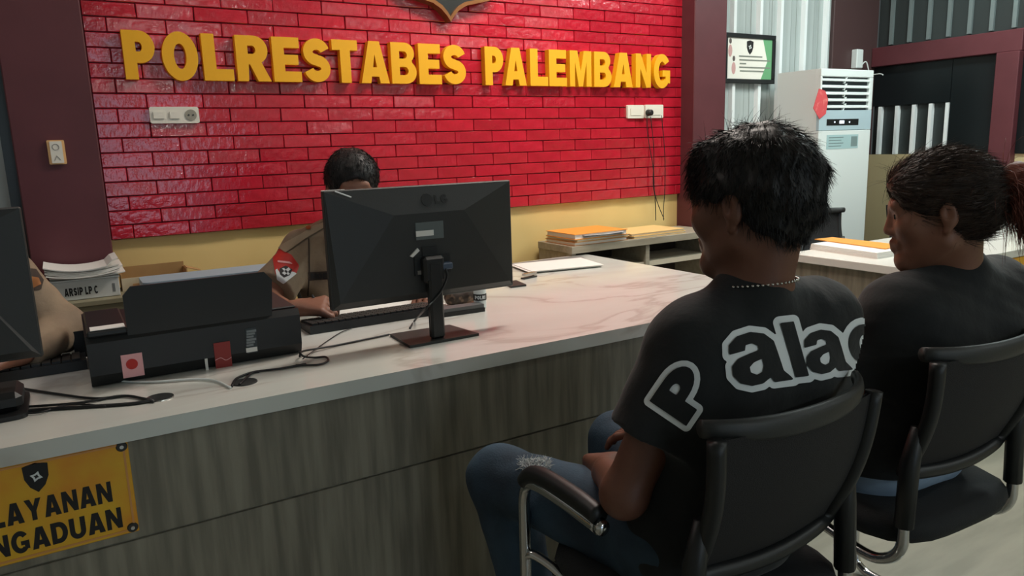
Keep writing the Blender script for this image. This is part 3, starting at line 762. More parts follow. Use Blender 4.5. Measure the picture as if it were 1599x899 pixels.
# ================================================================== BACK CABINETS
cb = thing('shelf_cabinet', 'low grey wood shelf cabinet with open bays under the red wall', 'cabinet', (2.6, 3.0, 0))
MB().box(2.085, 3.075, 2.895, 3.195, .772, .808, .0015).build('top_board', M_WOODD, cb)
for x in (2.09, 2.565, 3.04): MB().box(x, x+.025, 2.905, 3.195, 0, .772).build('upright', M_WOODD, cb)
MB().box(2.115, 3.04, 2.92, 3.19, .655, .68).build('shelf', mat('pale_shelf', (206, 194, 172), .5), cb)
MB().box(2.115, 3.04, 2.92, 3.19, .35, .37).build('shelf', mat('pale_shelf', (206, 194, 172), .5), cb)
MB().box(2.115, 3.04, 3.188, 3.198, .0, .772).build('back_board', M_DBROWN, cb)
c2 = thing('back_cabinet', 'low grey cabinet behind the printer carrying boxes and folders', 'cabinet', (.2, 2.95, 0))
MB().box(-.10, .705, 2.80, 3.09, .730, .758, .0015).build('top_board', M_WOODD, c2)
MB().box(-.09, .70, 2.83, 3.08, 0, .73).build('carcass', M_WOOD, c2)
for x0 in (-.088, .312): MB().box(x0, x0+.385, 2.815, 2.83, .05, .72, .002).build('door', M_WOOD, c2)

# folders on the shelf cabinet
def folder(name, label, pts, z0, th, m, fill=True, group='folders on the shelf cabinet'):
    (fx, fy), (fw, fd), fa = pts; ca, sa = math.cos(math.radians(fa)), math.sin(math.radians(fa))
    Q = [(fx+u*ca-v*sa, fy+u*sa+v*ca) for u, v in ((0, 0), (fw, 0), (fw, fd), (0, fd))]
    t = thing(name, label, 'folder', (np.mean([q[0] for q in Q]), np.mean([q[1] for q in Q]), z0), group)
    c = np.mean(Q, 0); S = lambda k: [tuple(c+(np.array(q)-c)*k) for q in Q]
    MB().prism([S(1)], lambda u, v: (u, v, z0+.0025), lambda u, v: (u, v, z0)).build('back_cover', m, t)
    MB().prism([S(.965)], lambda u, v: (u, v, z0+th-.003), lambda u, v: (u, v, z0+.0026)).build('sheets', M_PAPER, t)
    MB().prism([S(1)], lambda u, v: (u, v, z0+th), lambda u, v: (u, v, z0+th-.0029)).build('front_cover', m, t)
    return t
folder('document_folder', 'brown folder lowest in the pile on the shelf cabinet', ((2.105, 2.900), (.34, .25), 1), .809, .018, mat('brown_folder', (208, 150, 92), .6))
folder('document_folder', 'thin white-edged folder second from bottom of the pile', ((2.115, 2.893), (.345, .25), 2.5), .828, .012, M_BEIGEF)
t = folder('document_folder', 'bright orange bulging folder on top of the pile', ((2.100, 2.890), (.33, .25), 0), .841, .026, M_ORANGE)
for k in range(4):
    mb = MB(); n = 8; Vv = []; Ff = []
    for i in range(n+1):
        u = i/n; zz = .8465+.004*k+.004*math.sin(u*3.1+k)
        for yy in (2.884-.003*k, 3.0): Vv += [(2.15+.25*u, yy, zz), (2.15+.25*u, yy, zz+.0012)]
    for i in range(n): o_ = i*4; Ff += [(o_, o_+4, o_+6, o_+2), (o_+1, o_+3, o_+7, o_+5), (o_, o_+1, o_+5, o_+4), (o_+2, o_+6, o_+7, o_+3)]
    mb.raw(Vv, Ff+[(0, 2, 3, 1), (n*4, n*4+1, n*4+3, n*4+2)]).build('loose_sheet', mat('grey_paper', (186, 186, 188), .7), t)
folder('document_folder', 'beige folder lower of two lying right of the orange pile', ((2.485, 2.905), (.37, .24), 1.5), .809, .012, M_BEIGEF)
folder('document_folder', 'beige folder upper of two lying right of the orange pile', ((2.475, 2.915), (.37, .24), 0), .822, .012, M_BEIGEF)

# boxes behind the printer
a, b = ony(84, 466, 2.99), ony(186, 456, 2.99)
t = thing('carton', 'flat olive storage box under the white archive box', 'box', (.04, 2.95, .759))
MB().box(-.075, .155, 2.86, 3.08, .759, .808, .002).build('body', M_OLIVE, t)
MB().box(-.08, .16, 2.855, 3.085, .808, .826, .002).build('lid', mat('olive_lid', (140, 134, 108), .6), t)
ab = thing('archive_box', 'white archive box with black lettering behind the left monitor', 'box', (.04, 2.95, .827))
MB().box(a[0], b[0], 2.90, 3.08, .827, .893, .002).build('body', mat('box_white', (214, 216, 214), .6), ab)
MB().box(a[0]-.003, b[0]+.003, 2.897, 3.083, .893, .898).build('lid', M_WPL, ab)
q0 = ony(103, 460, 2.9); q1 = ony(158, 440, 2.9)
text_mb('ARSIP LP C', a[0]+.035, a[0]+.135, .843, .870, lambda u, v: (u, 2.8993, v), lambda u, v: (u, 2.9002, v), .14).build('lettering', M_INK, ab)
MB().box(b[0]-.022, b[0]-.014, 2.8993, 2.9002, .842, .872).build('stamp', mat('grey_print', (120, 124, 126), .6), ab)
rs = np.random.RandomState(8)
for k in range(7):
    x0, x1 = a[0]-.012+rs.uniform(-.012, .012), b[0]+.01+rs.uniform(-.01, .014); y0 = 2.885+rs.uniform(-.01, .01); mb = MB(); n = 12; Vv = []; Ff = []
    am = .010+.003*k
    for i in range(n+1):
        u = i/n; zz = .8995+.0045*k+am*((2*u-1)**2)*(.8+.3*math.sin(k))+(.012 if k == 6 and u > .85 else 0)
        for yy in (y0, y0+.19): Vv += [(x0+(x1-x0)*u, yy, zz), (x0+(x1-x0)*u, yy, zz+.0035)]
    for i in range(n):
        o_ = i*4
        Ff += [(o_, o_+4, o_+6, o_+2), (o_+1, o_+3, o_+7, o_+5), (o_, o_+1, o_+5, o_+4), (o_+2, o_+6, o_+7, o_+3)]
    Ff += [(0, 2, 3, 1), (n*4, n*4+1, n*4+3, n*4+2)]
    tag(mb.raw(Vv, Ff).build('loose_papers', M_PAPER), 'topmost white sheet with a lifted corner on the archive box' if k == 6 else 'lowest white sheet lying directly on the archive box lid' if k == 0 else 'curled white sheet in the middle of the archive box pile', 'paper', 'papers on the archive box')
cx0, cx1 = b[0]+.012, b[0]+.235
t = thing('cardboard_box', 'open brown cardboard box with raised flap beside archive box', 'box', ((cx0+cx1)/2, 2.98, .759))
for nm, q in (('side', (cx0, cx1, 2.98, 2.984, .759, .872)), ('side', (cx0, cx1, 3.076, 3.08, .759, .902)), ('side', (cx0, cx0+.004, 2.984, 3.076, .759, .885)), ('side', (cx1-.004, cx1, 2.984, 3.076, .759, .885)), ('bottom', (cx0+.004, cx1-.004, 2.984, 3.076, .759, .765))):
    MB().box(*q).build(nm, M_CARD if q[2] > 2.981 else mat('pale_carton', (206, 190, 160), .7), t)
MB().raw([(cx1, 2.99, .885), (cx1, 3.07, .885), (cx1+.05, 3.06, .868), (cx1+.05, 3.00, .868), (cx1, 2.99, .888), (cx1, 3.07, .888), (cx1+.05, 3.06, .871), (cx1+.05, 3.00, .871)], [(0, 1, 2, 3), (4, 7, 6, 5), (0, 4, 5, 1), (1, 5, 6, 2), (2, 6, 7, 3), (3, 7, 4, 0)]).build('flap', M_CARD, t)
MB().box(cx0+.035, cx0+.075, 2.9785, 2.98, .825, .850).build('orange_label', mat('label_orange', (206, 160, 110), .6), t)
t = thing('file_stack', 'blue-grey plastic folder on white files behind the printer', 'folder', (.45, 2.9, .759))
for i in range(5): MB().box(.205+.006*(i % 2), .69-.005*(i % 3), 2.815, 2.965, .759+i*.0195, .777+i*.0195, .001).build('file', M_PAPER if i % 2 else mat('grey_file', (190, 192, 190), .6), t)
MB().prism([[(u, v) for u, v in rrect(.205, .695, 2.805, 2.97, .02)]], lambda u, v: (u, v, .874), lambda u, v: (u, v, .857)).build('blue_folder', M_BLUEF, t)
t = thing('document_tray', 'black document tray between the archive box and the printer', 'tray', (.06, 2.55, .76))
MB().box(-.02, .17, 2.32, 2.44, .761, .766).build('bottom', M_BLK, t)
for q in ((-.02, .17, 2.32, 2.325), (-.02, .17, 2.435, 2.44), (-.02, -.015, 2.325, 2.435), (.165, .17, 2.325, 2.435)): MB().box(*q, .761, .835).build('side', M_BLK, t)

# ================================================================== MONITORS
def monitor(x0, x1, z0, z1, Y, label, detail=True):
    cxm = (x0+x1)/2; t = thing('monitor', label, 'monitor', (cxm, Y+.03, ZT))
    MB().box(x0, x1, Y, Y+.022, z0, z1, .003).build('bezel', M_BLK2, t)
    MB().box(x0+.008, x1-.008, Y+.0215, Y+.0235, z0+.012, z1-.008).build('screen', mat('lit_screen', (30, 34, 40), .2, emit=(190, 205, 230), estr=.35), t)
    w = x1-x0; zt = z1-.075; xa, xb = cxm-.10, cxm+.115
    V = [(x0+.004, Y, z0+.004), (x1-.004, Y, z0+.004), (x1-.004, Y, z1-.004), (x0+.004, Y, z1-.004), (x0+.02, Y-.014, z0+.02), (x1-.02, Y-.014, z0+.02), (xb, Y-.022, zt), (xa, Y-.022, zt)]
    MB().raw(V, [(0, 1, 5, 4), (1, 2, 6, 5), (3, 0, 4, 7), (4, 5, 6, 7)]).build('back_shell', M_BLK2, t)
    top = MB().raw([V[3], V[2], V[6], V[7]], [(0, 3, 2, 1)]).build('top_facet', M_BLK2, t)
    zf = lambda v: Y-.022*(1-(v-zt)/(z1-.004-zt))-.0012
    if detail:
        ML = mat('logo_grey', (26, 26, 27), .3)
        text_mb('LG', cxm+.028, cxm+.068, z1-.052, z1-.028, lambda u, v: (u, zf(v)-.0004, v), lambda u, v: (u, zf(v)+.0012, v), .12).build('lettering', ML, top)
        MB().prism([arc(cxm+.004, z1-.040, .017, .017, 0, 345, 23)], lambda u, v: (u, zf(v)-.0004, v), lambda u, v: (u, zf(v)+.0012, v)).build('round_logo', ML, top)
        P = lambda x, y, Yy=Y-.021: ony(x, y, Yy)
        a, b = P(648, 348), P(693, 371); MB().box(a[0], b[0], Y-.0225, Y-.0185, b[2], a[2], .001).build('rating_label', mat('label_grey', (96, 104, 104), .4), t)
        a, b = P(649, 361), P(677, 367); MB().box(a[0], b[0], Y-.0232, Y-.0215, b[2], a[2]).build('white_strip', M_PAPER, t)
        a, b = P(640, 400), P(655, 389)
        MB().raw([(a[0], Y-.023, a[2]), (a[0]+.008, Y-.023, a[2]-.004), (b[0], Y-.023, b[2]-.004), (b[0]-.006, Y-.023, b[2]+.004), (a[0], Y-.018, a[2]), (a[0]+.008, Y-.018, a[2]-.004), (b[0], Y-.018, b[2]-.004), (b[0]-.006, Y-.018, b[2]+.004)], [(0, 1, 2, 3), (4, 7, 6, 5), (0, 4, 5, 1), (1, 5, 6, 2), (2, 6, 7, 3), (3, 7, 4, 0)]).build('white_tag', M_PAPER, t)
        a, b = P(659, 386), P(683, 398); MB().box(a[0], b[0], Y-.0215, Y-.016, b[2], a[2]).build('vent_recess', M_BLK, t)
        a, b = P(647, 402), P(704, 424); MB().box(a[0], b[0], Y-.0212, Y-.012, b[2], a[2]).build('port_recess', M_BLK, t)
        for q in ((663, 405, 671, 409), (663, 413, 671, 417), (652, 423, 676, 426), (686, 404, 691, 409)):
            a, b = P(q[0], q[1]), P(q[2], q[3]); MB().box(a[0], b[0], Y-.0225, Y-.02, b[2], a[2]).build('port', mat('port_grey', (120, 118, 112), .4), t)
        a, b = P(681, 410), P(702, 418); MB().box(a[0], b[0], Y-.045, Y-.02, b[2], a[2], .003).build('plug', mat('plug_blue', (70, 84, 104), .5), t)
        a, b = P(508, 298), P(548, 296); MB().box(a[0]-.002, a[0]+.06, Y+.003, Y+.013, z1-.001, z1+.0012).build('paper_strip', M_PAPER, t)
        a, b = P(522, 301, Y), P(549, 311, Y)
        MB().tube([(a[0], Y-.006, a[2]+.004), (b[0]-.004, Y-.010, b[2]+.006)], .0022, 6).build('chipped_streak', M_PRINT, t)
    nx = cxm+.002
    MB().box(nx-.020, nx+.022, Y-.050, Y-.024, ZT+.008, z0+.11, .006).build('neck', M_BLK, t)
    MB().box(nx-.032, nx+.032, Y-.048, Y-.012, z0+.05, z0+.125, .008).build('hinge', M_BLK, t)
    return t
t = monitor(.582, 1.150, .879, 1.199, 1.905, 'black monitor seen from behind, standing on the counter centre')
bx = [onz(x, y, ZT+.007) for x, y in ((640, 540), (748, 520.5), (702, 507), (609, 521.5))]
MB().prism([[(q[0], q[1]) for q in bx]], lambda u, v: (u, v, ZT+.008), lambda u, v: (u, v, ZT+.0005)).build('base', M_BLK2, t)
t = monitor(-.625, -.076, .872, 1.204, 1.905, 'black monitor cut off by the left edge of the photo', False)
MB().prism([rrect(-.40, -.118, 1.83, 2.02, .02)], lambda u, v: (u, v, ZT+.010), lambda u, v: (u, v, ZT+.0005)).build('base', M_BLK, t)
MB().box(-.20, -.125, 1.86, 1.985, ZT+.010, ZT+.052, .012).build('base_block', M_BLK, t)

# keyboards
def keyboard(x0, x1, y0, y1, label):
    t = thing('keyboard', label, 'keyboard', ((x0+x1)/2, (y0+y1)/2, ZT), 'keyboards on the counter')
    MB().raw([(x0, y0, ZT+.001), (x1, y0, ZT+.001), (x1, y1, ZT+.001), (x0, y1, ZT+.001), (x0, y0, ZT+.026), (x1, y0, ZT+.026), (x1, y1, ZT+.014), (x0, y1, ZT+.014)], [(0, 3, 2, 1), (4, 5, 6, 7), (0, 1, 5, 4), (1, 2, 6, 5), (2, 3, 7, 6), (3, 0, 4, 7)]).build('case', M_BLK, t)
    mb = MB(); nx, ny = 20, 6; dx, dy = (x1-x0-.02)/nx, (y1-y0-.02)/ny
    for i in range(nx):
        for j in range(ny):
            zz = ZT+.026-.012*(j+.5)/ny; mb.box(x0+.01+i*dx, x0+.01+(i+.85)*dx, y0+.01+j*dy, y0+.01+(j+.85)*dy, zz-.002, zz+.006)
    tag(mb.build('keys', M_BLK2, t), kind='stuff')
keyboard(.590, 1.035, 2.165, 2.310, 'black keyboard lying behind the centre monitor')
keyboard(-.46, .005, 2.175, 2.32, 'black keyboard showing its end beside the left monitor')
# printer
t = thing('printer', 'black inkjet printer seen from behind with stickers, on the counter', 'printer', (.26, 2.12, ZT))
px0, px1, PY = .008, .512, 1.972
prof = [(PY+.012, .763), (PY, .790), (PY-.002, .870), (PY+.010, .886), (2.285, .888), (2.30, .87), (2.30, .763)]
MB().prism([[(y, z) for y, z in prof]], lambda u, v: (px0, u, v), lambda u, v: (px1, u, v)).build('body', M_BLK, t)
MB().box(px0+.004, px0+.09, PY-.003, 2.25, .884, .900, .004).build('ink_tank', M_BLK, t)
pa, pb = ony(135, 524, PY-.003), ony(192, 507, PY-.003)
MB().box(px0+.012, px0+.086, PY-.0005, PY+.045, .9003, .9015).build('paper_sticker', M_PAPER, t)
MB().box(px1-.10, px1-.004, PY+.02, 2.24, .886, .892, .003).build('scanner_lid_edge', M_BLK2, t)
qq = [ony(x, y, PY-.002) for x, y in ((200, 524), (191, 462), (203, 447), (411, 424), (424, 436), (426, 498))]
pr = [(q[0], q[2]) for q in qq]
MB().prism([pr[::-1]], lambda u, v: (u, PY+.004-.10*(v-.87), v), lambda u, v: (u, PY+.012-.10*(v-.87), v)).build('rear_paper_support', M_BLK, t)
MB().box(px0+.10, px0+.43, PY+.004, PY+.05, .880, .898, .003).build('feed_slot', M_BLK, t)
S = lambda x, y: ony(x, y, PY-.002)
def sticker(nm, x0, y0, x1, y1, m, d=.0008):
    a, b = S(x0, y0), S(x1, y1); return MB().box(a[0], b[0], PY-.0025-d, PY+.001, b[2], a[2]).build(nm, m, t)
sticker('pink_sticker', 188, 555, 226, 585, M_PINK)
a = S(206, 568); MB().lathe((a[0], PY-.0042, a[2]), [(.013, 0), (.013, .001)], 24, 'y').build('red_dot', M_RED, t)
sticker('red_sticker', 333, 536, 364, 582, mat('dull_red', (150, 46, 40), .5))
a, b = S(336, 562), S(362, 566); MB().tube(bez([(a[0], PY-.004, a[2]), ((a[0]+b[0])/2-.006, PY-.004, a[2]+.004), ((a[0]+b[0])/2+.006, PY-.004, a[2]-.004), (b[0], PY-.004, a[2]+.001)], 5), .0009, 5).build('squiggle', M_PINK, t)
sticker('white_seal', 319.5, 560, 326, 579, M_PAPER)
sticker('rating_label', 383, 513, 403, 549, mat('rating_dark', (48, 56, 60), .5))
for k in range(6): sticker('label_line', 384.5, 516+k*4.4, 400-(k % 3)*2, 517.2+k*4.4, mat('label_ink', (130, 136, 138), .6), .0012)
sticker('bar_code', 384, 543.5, 402, 547.5, M_PAPER, .0012)

# cables and grommets on the counter
def cable(pts, r, m, label, z=ZT+.004, n=8):
    P = [onz(q[0], q[1], q[2] if len(q) > 2 else z) for q in pts]
    return tag(MB().tube(bez(P, n), r, 7).build('cable', m, smooth=True), label, 'cable', 'cables on the counter')
cable([(-20, 650), (60, 640), (150, 634), (205, 630), (240, 625)], .004, M_BLK, 'thick black cable lying along the left front of the counter')
cable([(-10, 636), (55, 634), (130, 628), (190, 618), (236, 624)], .003, M_BLK, 'black cable curving to the left silver cable hole')
cable([(38, 607), (90, 615), (150, 622), (200, 618), (240, 627)], .0032, M_BLK, 'black cable running from left monitor base to the cable hole')
cable([(5, 632), (22, 642), (60, 644), (110, 631), (165, 634)], .0022, M_BLK, 'thin black looping cable at the lower left of the counter')
cable([(174, 589, .775), (190, 595), (240, 596), (300, 592), (335, 594), (360, 605)], .0028, M_WPL, 'white cable running in front of the printer')
cable([(362, 603), (368, 592), (382, 585), (400, 580), (440, 575), (478, 568)], .0030, M_BLK, 'black cable from the second cable hole along the printer')
cable([(374, 600), (384, 590), (394, 582), (405, 580)], .0030, M_BLK, 'short black cable rising out of the second cable hole')
cable([(466, 548, .80), (474, 556, .78), (490, 558), (508, 557), (512, 563), (498, 569), (462, 570)], .0028, M_BLK, 'black cable looping at the right end of the printer')
cable([(468, 556, .785), (474, 548, .775), (520, 540), (570, 530), (608, 522)], .0030, M_BLK, 'black cable from the printer to the centre monitor base')
cable([(473, 560, .775), (500, 540), (530, 520), (550, 512)], .0016, M_BLK, 'thin black cable leading under the keyboard')
mcab = [ony(696, 419, 1.862), ony(698, 432, 1.858), ony(690, 452, 1.855), ony(676, 470, 1.853), ony(664, 482, 1.853), onz(648, 500, ZT+.004), onz(640, 512, ZT+.004)]
tag(MB().tube(bez(mcab, 6), .0032, 7).build('cable', M_BLK, smooth=True), 'black video cable hanging down from the centre monitor back', 'cable', 'cables on the counter')
for (x, y), lab, m in (((250, 621), 'silver cable hole cover on the counter, left one', M_SILVER), ((382, 597), 'dark round cable hole in the counter right of the silver one', M_BLK)):
    c = onz(x, y, ZT); t = thing('cable_grommet', lab, 'grommet', tuple(c))
    MB().lathe((c[0], c[1], ZT), [(.030, 0), (.029, .0025), (.024, .0025)], 28).build('ring', M_SILVER if m is M_SILVER else M_BLK2, t)
    MB().lathe((c[0], c[1], ZT), [(.024, 0), (.0235, .0018)], 28).build('cap', m, t)
# small things on the counter
P4 = [(828, 423.5), (940, 413), (904, 402), (797, 412)]
t = thing('paper_sheets', 'white sheets spread on a grey clipboard right of the monitor', 'paper', tuple(onz(870, 412, ZT)))
slab_px([(800, 411), (905, 398.5), (915, 404), (812, 416)], ZT+.0005, ZT+.003).build('clipboard', mat('grey_board', (120, 118, 114), .6), t)
for i in range(3): slab_px([(p_[0]+i*1.5-(i % 2)*4, p_[1]+(2-i)*.8) for p_ in P4], ZT+.0035+i*.003, ZT+.006+i*.003).build('sheet', M_PAPER, t)
c = onz(826, 434, ZT); t = thing('stapler', 'small silver stapler on the counter beside the papers', 'stapler', tuple(c))
d = np.array([.85, .2, 0]); d /= np.linalg.norm(d); nrm = np.array([-d[1], d[0], 0])
def obox(c, l, w, z0, z1, mb=None):
    P = [c+d*s*l/2+nrm*q*w/2 for s, q in ((-1, -1), (1, -1), (1, 1), (-1, 1))]
    return MB().prism([[(p_[0], p_[1]) for p_ in P]], lambda u, v: (u, v, z1), lambda u, v: (u, v, z0))
obox(c, .075, .022, ZT+.0005, ZT+.006).build('base', M_BLK2, t); obox(c+d*.003, .07, .018, ZT+.012, ZT+.022).build('arm', M_SILVER, t); obox(c+d*.03, .012, .018, ZT+.006, ZT+.012).build('hinge', M_SILVER, t)
t = slab_px([(798, 447), (822, 444), (806, 437), (784, 440)], ZT+.0005, ZT+.007).build('notepad', M_BLK2); tag(t, 'dark pad at the right edge of the centre monitor', 'notepad')
for i, (P_, lb) in enumerate((([(500, 497), (690, 474), (662, 462), (486, 482)], 'white sheet under the officer writing hand'), ([(560, 494), (700, 478), (690, 470), (560, 484)], 'white sheet lying beside the keyboard behind the monitor'))):
    tag(slab_px(P_, ZT+.0008+i*.0015, ZT+.002+i*.0015).build('paper_sheet', M_PAPER), lb, 'paper', 'sheets in front of the officer')
c = onz(750, 481, ZT); t = thing('cup', 'small white cup with a black lettered band behind the monitor', 'cup', tuple(c))
MB().lathe((c[0], c[1], ZT), [(.018, .001), (.021, .004), (.022, .075), (.019, .075), (.018, .012)], 24).build('body', M_WPL, t)
MB().lathe((c[0], c[1], ZT+.030), [(.0223, 0), (.0226, .001), (.0228, .021), (.0224, .022)], 24).build('band', M_BLK, t)
va = math.atan2(-c[1], -c[0])
def oncup(r): return lambda u, v: (c[0]+r*math.cos(va+u/.0228), c[1]+r*math.sin(va+u/.0228), v)
text_mb('POLRI', -.018, .020, ZT+.035, ZT+.047, oncup(.0233), oncup(.0226), .16).build('lettering', M_PRINT, t)
c = onz(712, 490, ZT); t = thing('pen_case', 'long dark grey case lying behind the monitor stand', 'case', tuple(c))
d = np.array([1., -.06, 0]); d /= np.linalg.norm(d); nrm = np.array([-d[1], d[0], 0])
obox(c+d*.01, .17, .05, ZT+.0005, ZT+.014).build('bottom', M_BLK, t); obox(c+d*.01, .165, .046, ZT+.0145, ZT+.026).build('lid', mat('mid_grey', (92, 94, 94), .4), t)
c = onz(722, 478, ZT)+np.array([.03, .03, 0]); t = thing('pouch', 'dark brown mottled pouch behind the monitor beside the cup', 'pouch', tuple(c))
V, Q = (lambda F: (F.cone(c+np.array([-.05, 0, .03]), c+np.array([.045, 0, .032]), .030, .027, .01), F.noise(.0012, (60, 60, 60), 3), F.clip((0, 0, ZT+.001), (0, 0, -1)), F.mesh(1))[-1])(Field(c-np.array([.1, .06, .02]), c+np.array([.1, .06, .09]), .005))
link_mesh('body', V, Q, mat('mottled_brown', (58, 44, 36), .7, rgb2=(120, 96, 78), scale=30, contrast=(.5, .6)), t, True)
MB().tube([c+np.array([-.06, -.002, .0615]), c+np.array([0, -.004, .0625]), c+np.array([.05, -.002, .061])], .003, 6).build('zip', M_BLK, t)

# ================================================================== AIR CONDITIONER
AY = 2.88; a0 = ony(1283, 107, AY); a1 = ony(1365, 107, AY); ax0, ax1, az = a0[0], a1[0], 1.685
A = lambda x, y: ony(x, y, AY)
t = thing('air_conditioner', 'tall white floor-standing air conditioner by the corrugated wall', 'air conditioner', ((ax0+ax1)/2, 3.04, 0))
MB().prism([[(ax0+.005, AY+.02), (ax1-.005, AY+.02), (ax1, AY+.04), (ax1, 3.19), (ax0, 3.19), (ax0, AY+.04)]], lambda u, v: (u, v, az), lambda u, v: (u, v, .002)).build('cabinet', M_WPL, t)
gz1, gz0 = A(1320, 120)[2], A(1320, 172)[2]; gx0, gx1 = A(1279, 140)[0]+.03, ax1-.035
for q in ((ax0, gx0, gz0, gz1), (gx1, ax1, gz0, gz1), (ax0, ax1, gz1, az)): MB().box(q[0], q[1], AY, AY+.021, q[2], q[3], .003).build('front_frame', M_WPL, t)
MB().box(gx0, gx1, AY+.018, AY+.021, gz0, gz1).build('outlet_recess', mat('vent_dark', (46, 54, 58), .6), t)
for k in range(5):
    z = gz0+(gz1-gz0)*(k+.5)/5
    MB().raw([(gx0, AY+.001, z+.002), (gx1, AY+.001, z+.002), (gx1, AY+.018, z+.012), (gx0, AY+.018, z+.012), (gx0, AY+.001, z-.006), (gx1, AY+.001, z-.006), (gx1, AY+.018, z+.004), (gx0, AY+.018, z+.004)], [(0, 1, 2, 3), (4, 7, 6, 5), (0, 4, 5, 1), (1, 5, 6, 2), (2, 6, 7, 3), (3, 7, 4, 0)]).build('louvre', M_WPL, t)
for k in range(5):
    z = gz0+(gz1-gz0)*(k+.5)/5
    MB().raw([((gx0+gx1)/2-.02, AY+.003, z-.018), ((gx0+gx1)/2-.012, AY+.003, z-.018), ((gx0+gx1)/2+.012, AY+.003, z+.02), ((gx0+gx1)/2+.004, AY+.003, z+.02), ((gx0+gx1)/2-.02, AY+.016, z-.018), ((gx0+gx1)/2-.012, AY+.016, z-.018), ((gx0+gx1)/2+.012, AY+.016, z+.02), ((gx0+gx1)/2+.004, AY+.016, z+.02)], [(0, 1, 2, 3), (4, 7, 6, 5), (0, 4, 5, 1), (1, 5, 6, 2), (2, 6, 7, 3), (3, 7, 4, 0)]).build('fin', M_WPL, t)
pz1, pz0 = gz0, A(1320, 203)[2]
MB().box(ax0, ax1, AY, AY+.021, pz0, pz1, .002).build('control_panel', M_GREYPL, t)
MB().box(ax0, ax1, AY, AY+.021, .06, pz0-.002, .003).build('lower_front', M_WPL, t)
q0, q1 = A(1291, 186), A(1340, 195)
dsp = MB().box(q0[0], q1[0], AY-.002, AY+.001, q1[2], q0[2], .001).build('display', M_BLK, t)
for x in (1303, 1326): c = A(x, 190.5); MB().lathe((c[0], AY-.003, c[2]), [(.005, 0), (.005, .0012)], 10, 'y').build('indicator', mat('display_glow', (230, 240, 255), .4, emit=(225, 240, 255), estr=1.5), dsp)
c = A(1314, 190.5); MB().box(c[0]-.022, c[0]+.022, AY-.003, AY-.0018, c[2]-.009, c[2]+.009).build('digits', mat('display_glow', (230, 240, 255), .4), dsp)
q0, q1 = A(1291, 211), A(1339, 231)
lb = MB().box(q0[0], q1[0], AY-.001, AY+.001, q1[2], q0[2]).build('energy_label', mat('label_teal', (168, 196, 198), .5), t)
MB().box(q1[0]-.07, q1[0]-.01, AY-.0016, AY-.0008, q1[2]+.012, q0[2]-.012).build('label_block', mat('label_block', (120, 140, 140), .5), lb)
for k in range(4): MB().box(q0[0]+.02, q0[0]+.16-.02*(k % 2), AY-.0016, AY-.0008, q0[2]-.018-k*.017, q0[2]-.013-k*.017).build('label_line', mat('label_block', (120, 140, 140), .5), lb)
c = A(1281, 161); r_ = .066
st = [(c[0]+r_*.95*x, c[2]+r_*1.25*z) for x, z in ((-1.05, -.35), (-.35, 1.0), (.55, .85), (1.05, .25), (.8, -.75), (-.1, -1.1))]
MB().prism([st[::-1]], lambda u, v: (u, AY-.004, v), lambda u, v: (u, AY-.001, v)).build('red_sticker', mat('red_sticker', (214, 84, 88), .5, rgb2=(226, 128, 122), scale=24, contrast=(.55, .65)), t)
# little white box and cord above the air conditioner
c = ony(1336, 92, 3.27); t = thing('wall_box', 'small white box with a cord on the wall above the air conditioner', 'box', (c[0], 3.27, c[2]-.06))
MB().box(c[0]-.035, c[0]+.035, 3.235, 3.281, c[2]-.065, c[2]+.06, .005).build('case', M_WPL, t)
MB().tube(bez([(c[0]+.03, 3.25, c[2]-.05), (c[0]+.075, 3.24, c[2]-.02), (c[0]+.10, 3.22, c[2]-.10), (c[0]+.10, 3.15, 1.70), (c[0]+.09, 3.12, 1.69)], 6), .004, 6).build('cord', M_WPL, t)

# framed notice
NY = 3.262; a, b = ony(1133, 50, NY), ony(1210, 131, NY); nx0, nx1, nz0, nz1 = a[0], b[0], b[2], a[2]
t = thing('framed_notice', 'black framed notice with green edge on the corrugated wall', 'picture', ((nx0+nx1)/2, 3.27, nz0))
fr = .026
for q in ((nx0, nx1, nz1-fr, nz1), (nx0, nx1, nz0, nz0+fr), (nx0, nx0+fr, nz0+fr, nz1-fr), (nx1-fr, nx1, nz0+fr, nz1-fr)): MB().box(q[0], q[1], NY, NY+.02, q[2], q[3], .003).build('frame_bar', M_BLK, t)
mx0, mx1, mz0, mz1 = nx0+fr, nx1-fr, nz0+fr, nz1-fr
sh_ = MB().box(mx0, mx1, NY+.010, NY+.018, mz0, mz1).build('sheet', mat('notice_white', (240, 236, 226), .4), t)
w_, h_ = mx1-mx0, mz1-mz0
gp = [(.79, 1), (1, 1), (1, 0), (.76, 0), (.90, .45)]
MB().prism([[(mx0+u*w_, mz0+v*h_) for u, v in gp[::-1]]], lambda u, v: (u, NY+.0092, v), lambda u, v: (u, NY+.0102, v)).build('green_band', mat('green_print', (108, 168, 120), .5), sh_)
badge(mx0+.5*w_, mz0+.78*h_, .070, NY+.010, sh_)
for k, (u0, u1) in enumerate(((.26, .78), (.27, .97), (.28, .42), (.27, .97), (.29, .82))): MB().box(mx0+u0*w_, mx0+u1*w_, NY+.0086, NY+.0095, mz0+(.56-k*.09)*h_-.004, mz0+(.56-k*.09)*h_+.004).build('text_line', mat('text_grey', (128, 132, 122), .6), sh_)
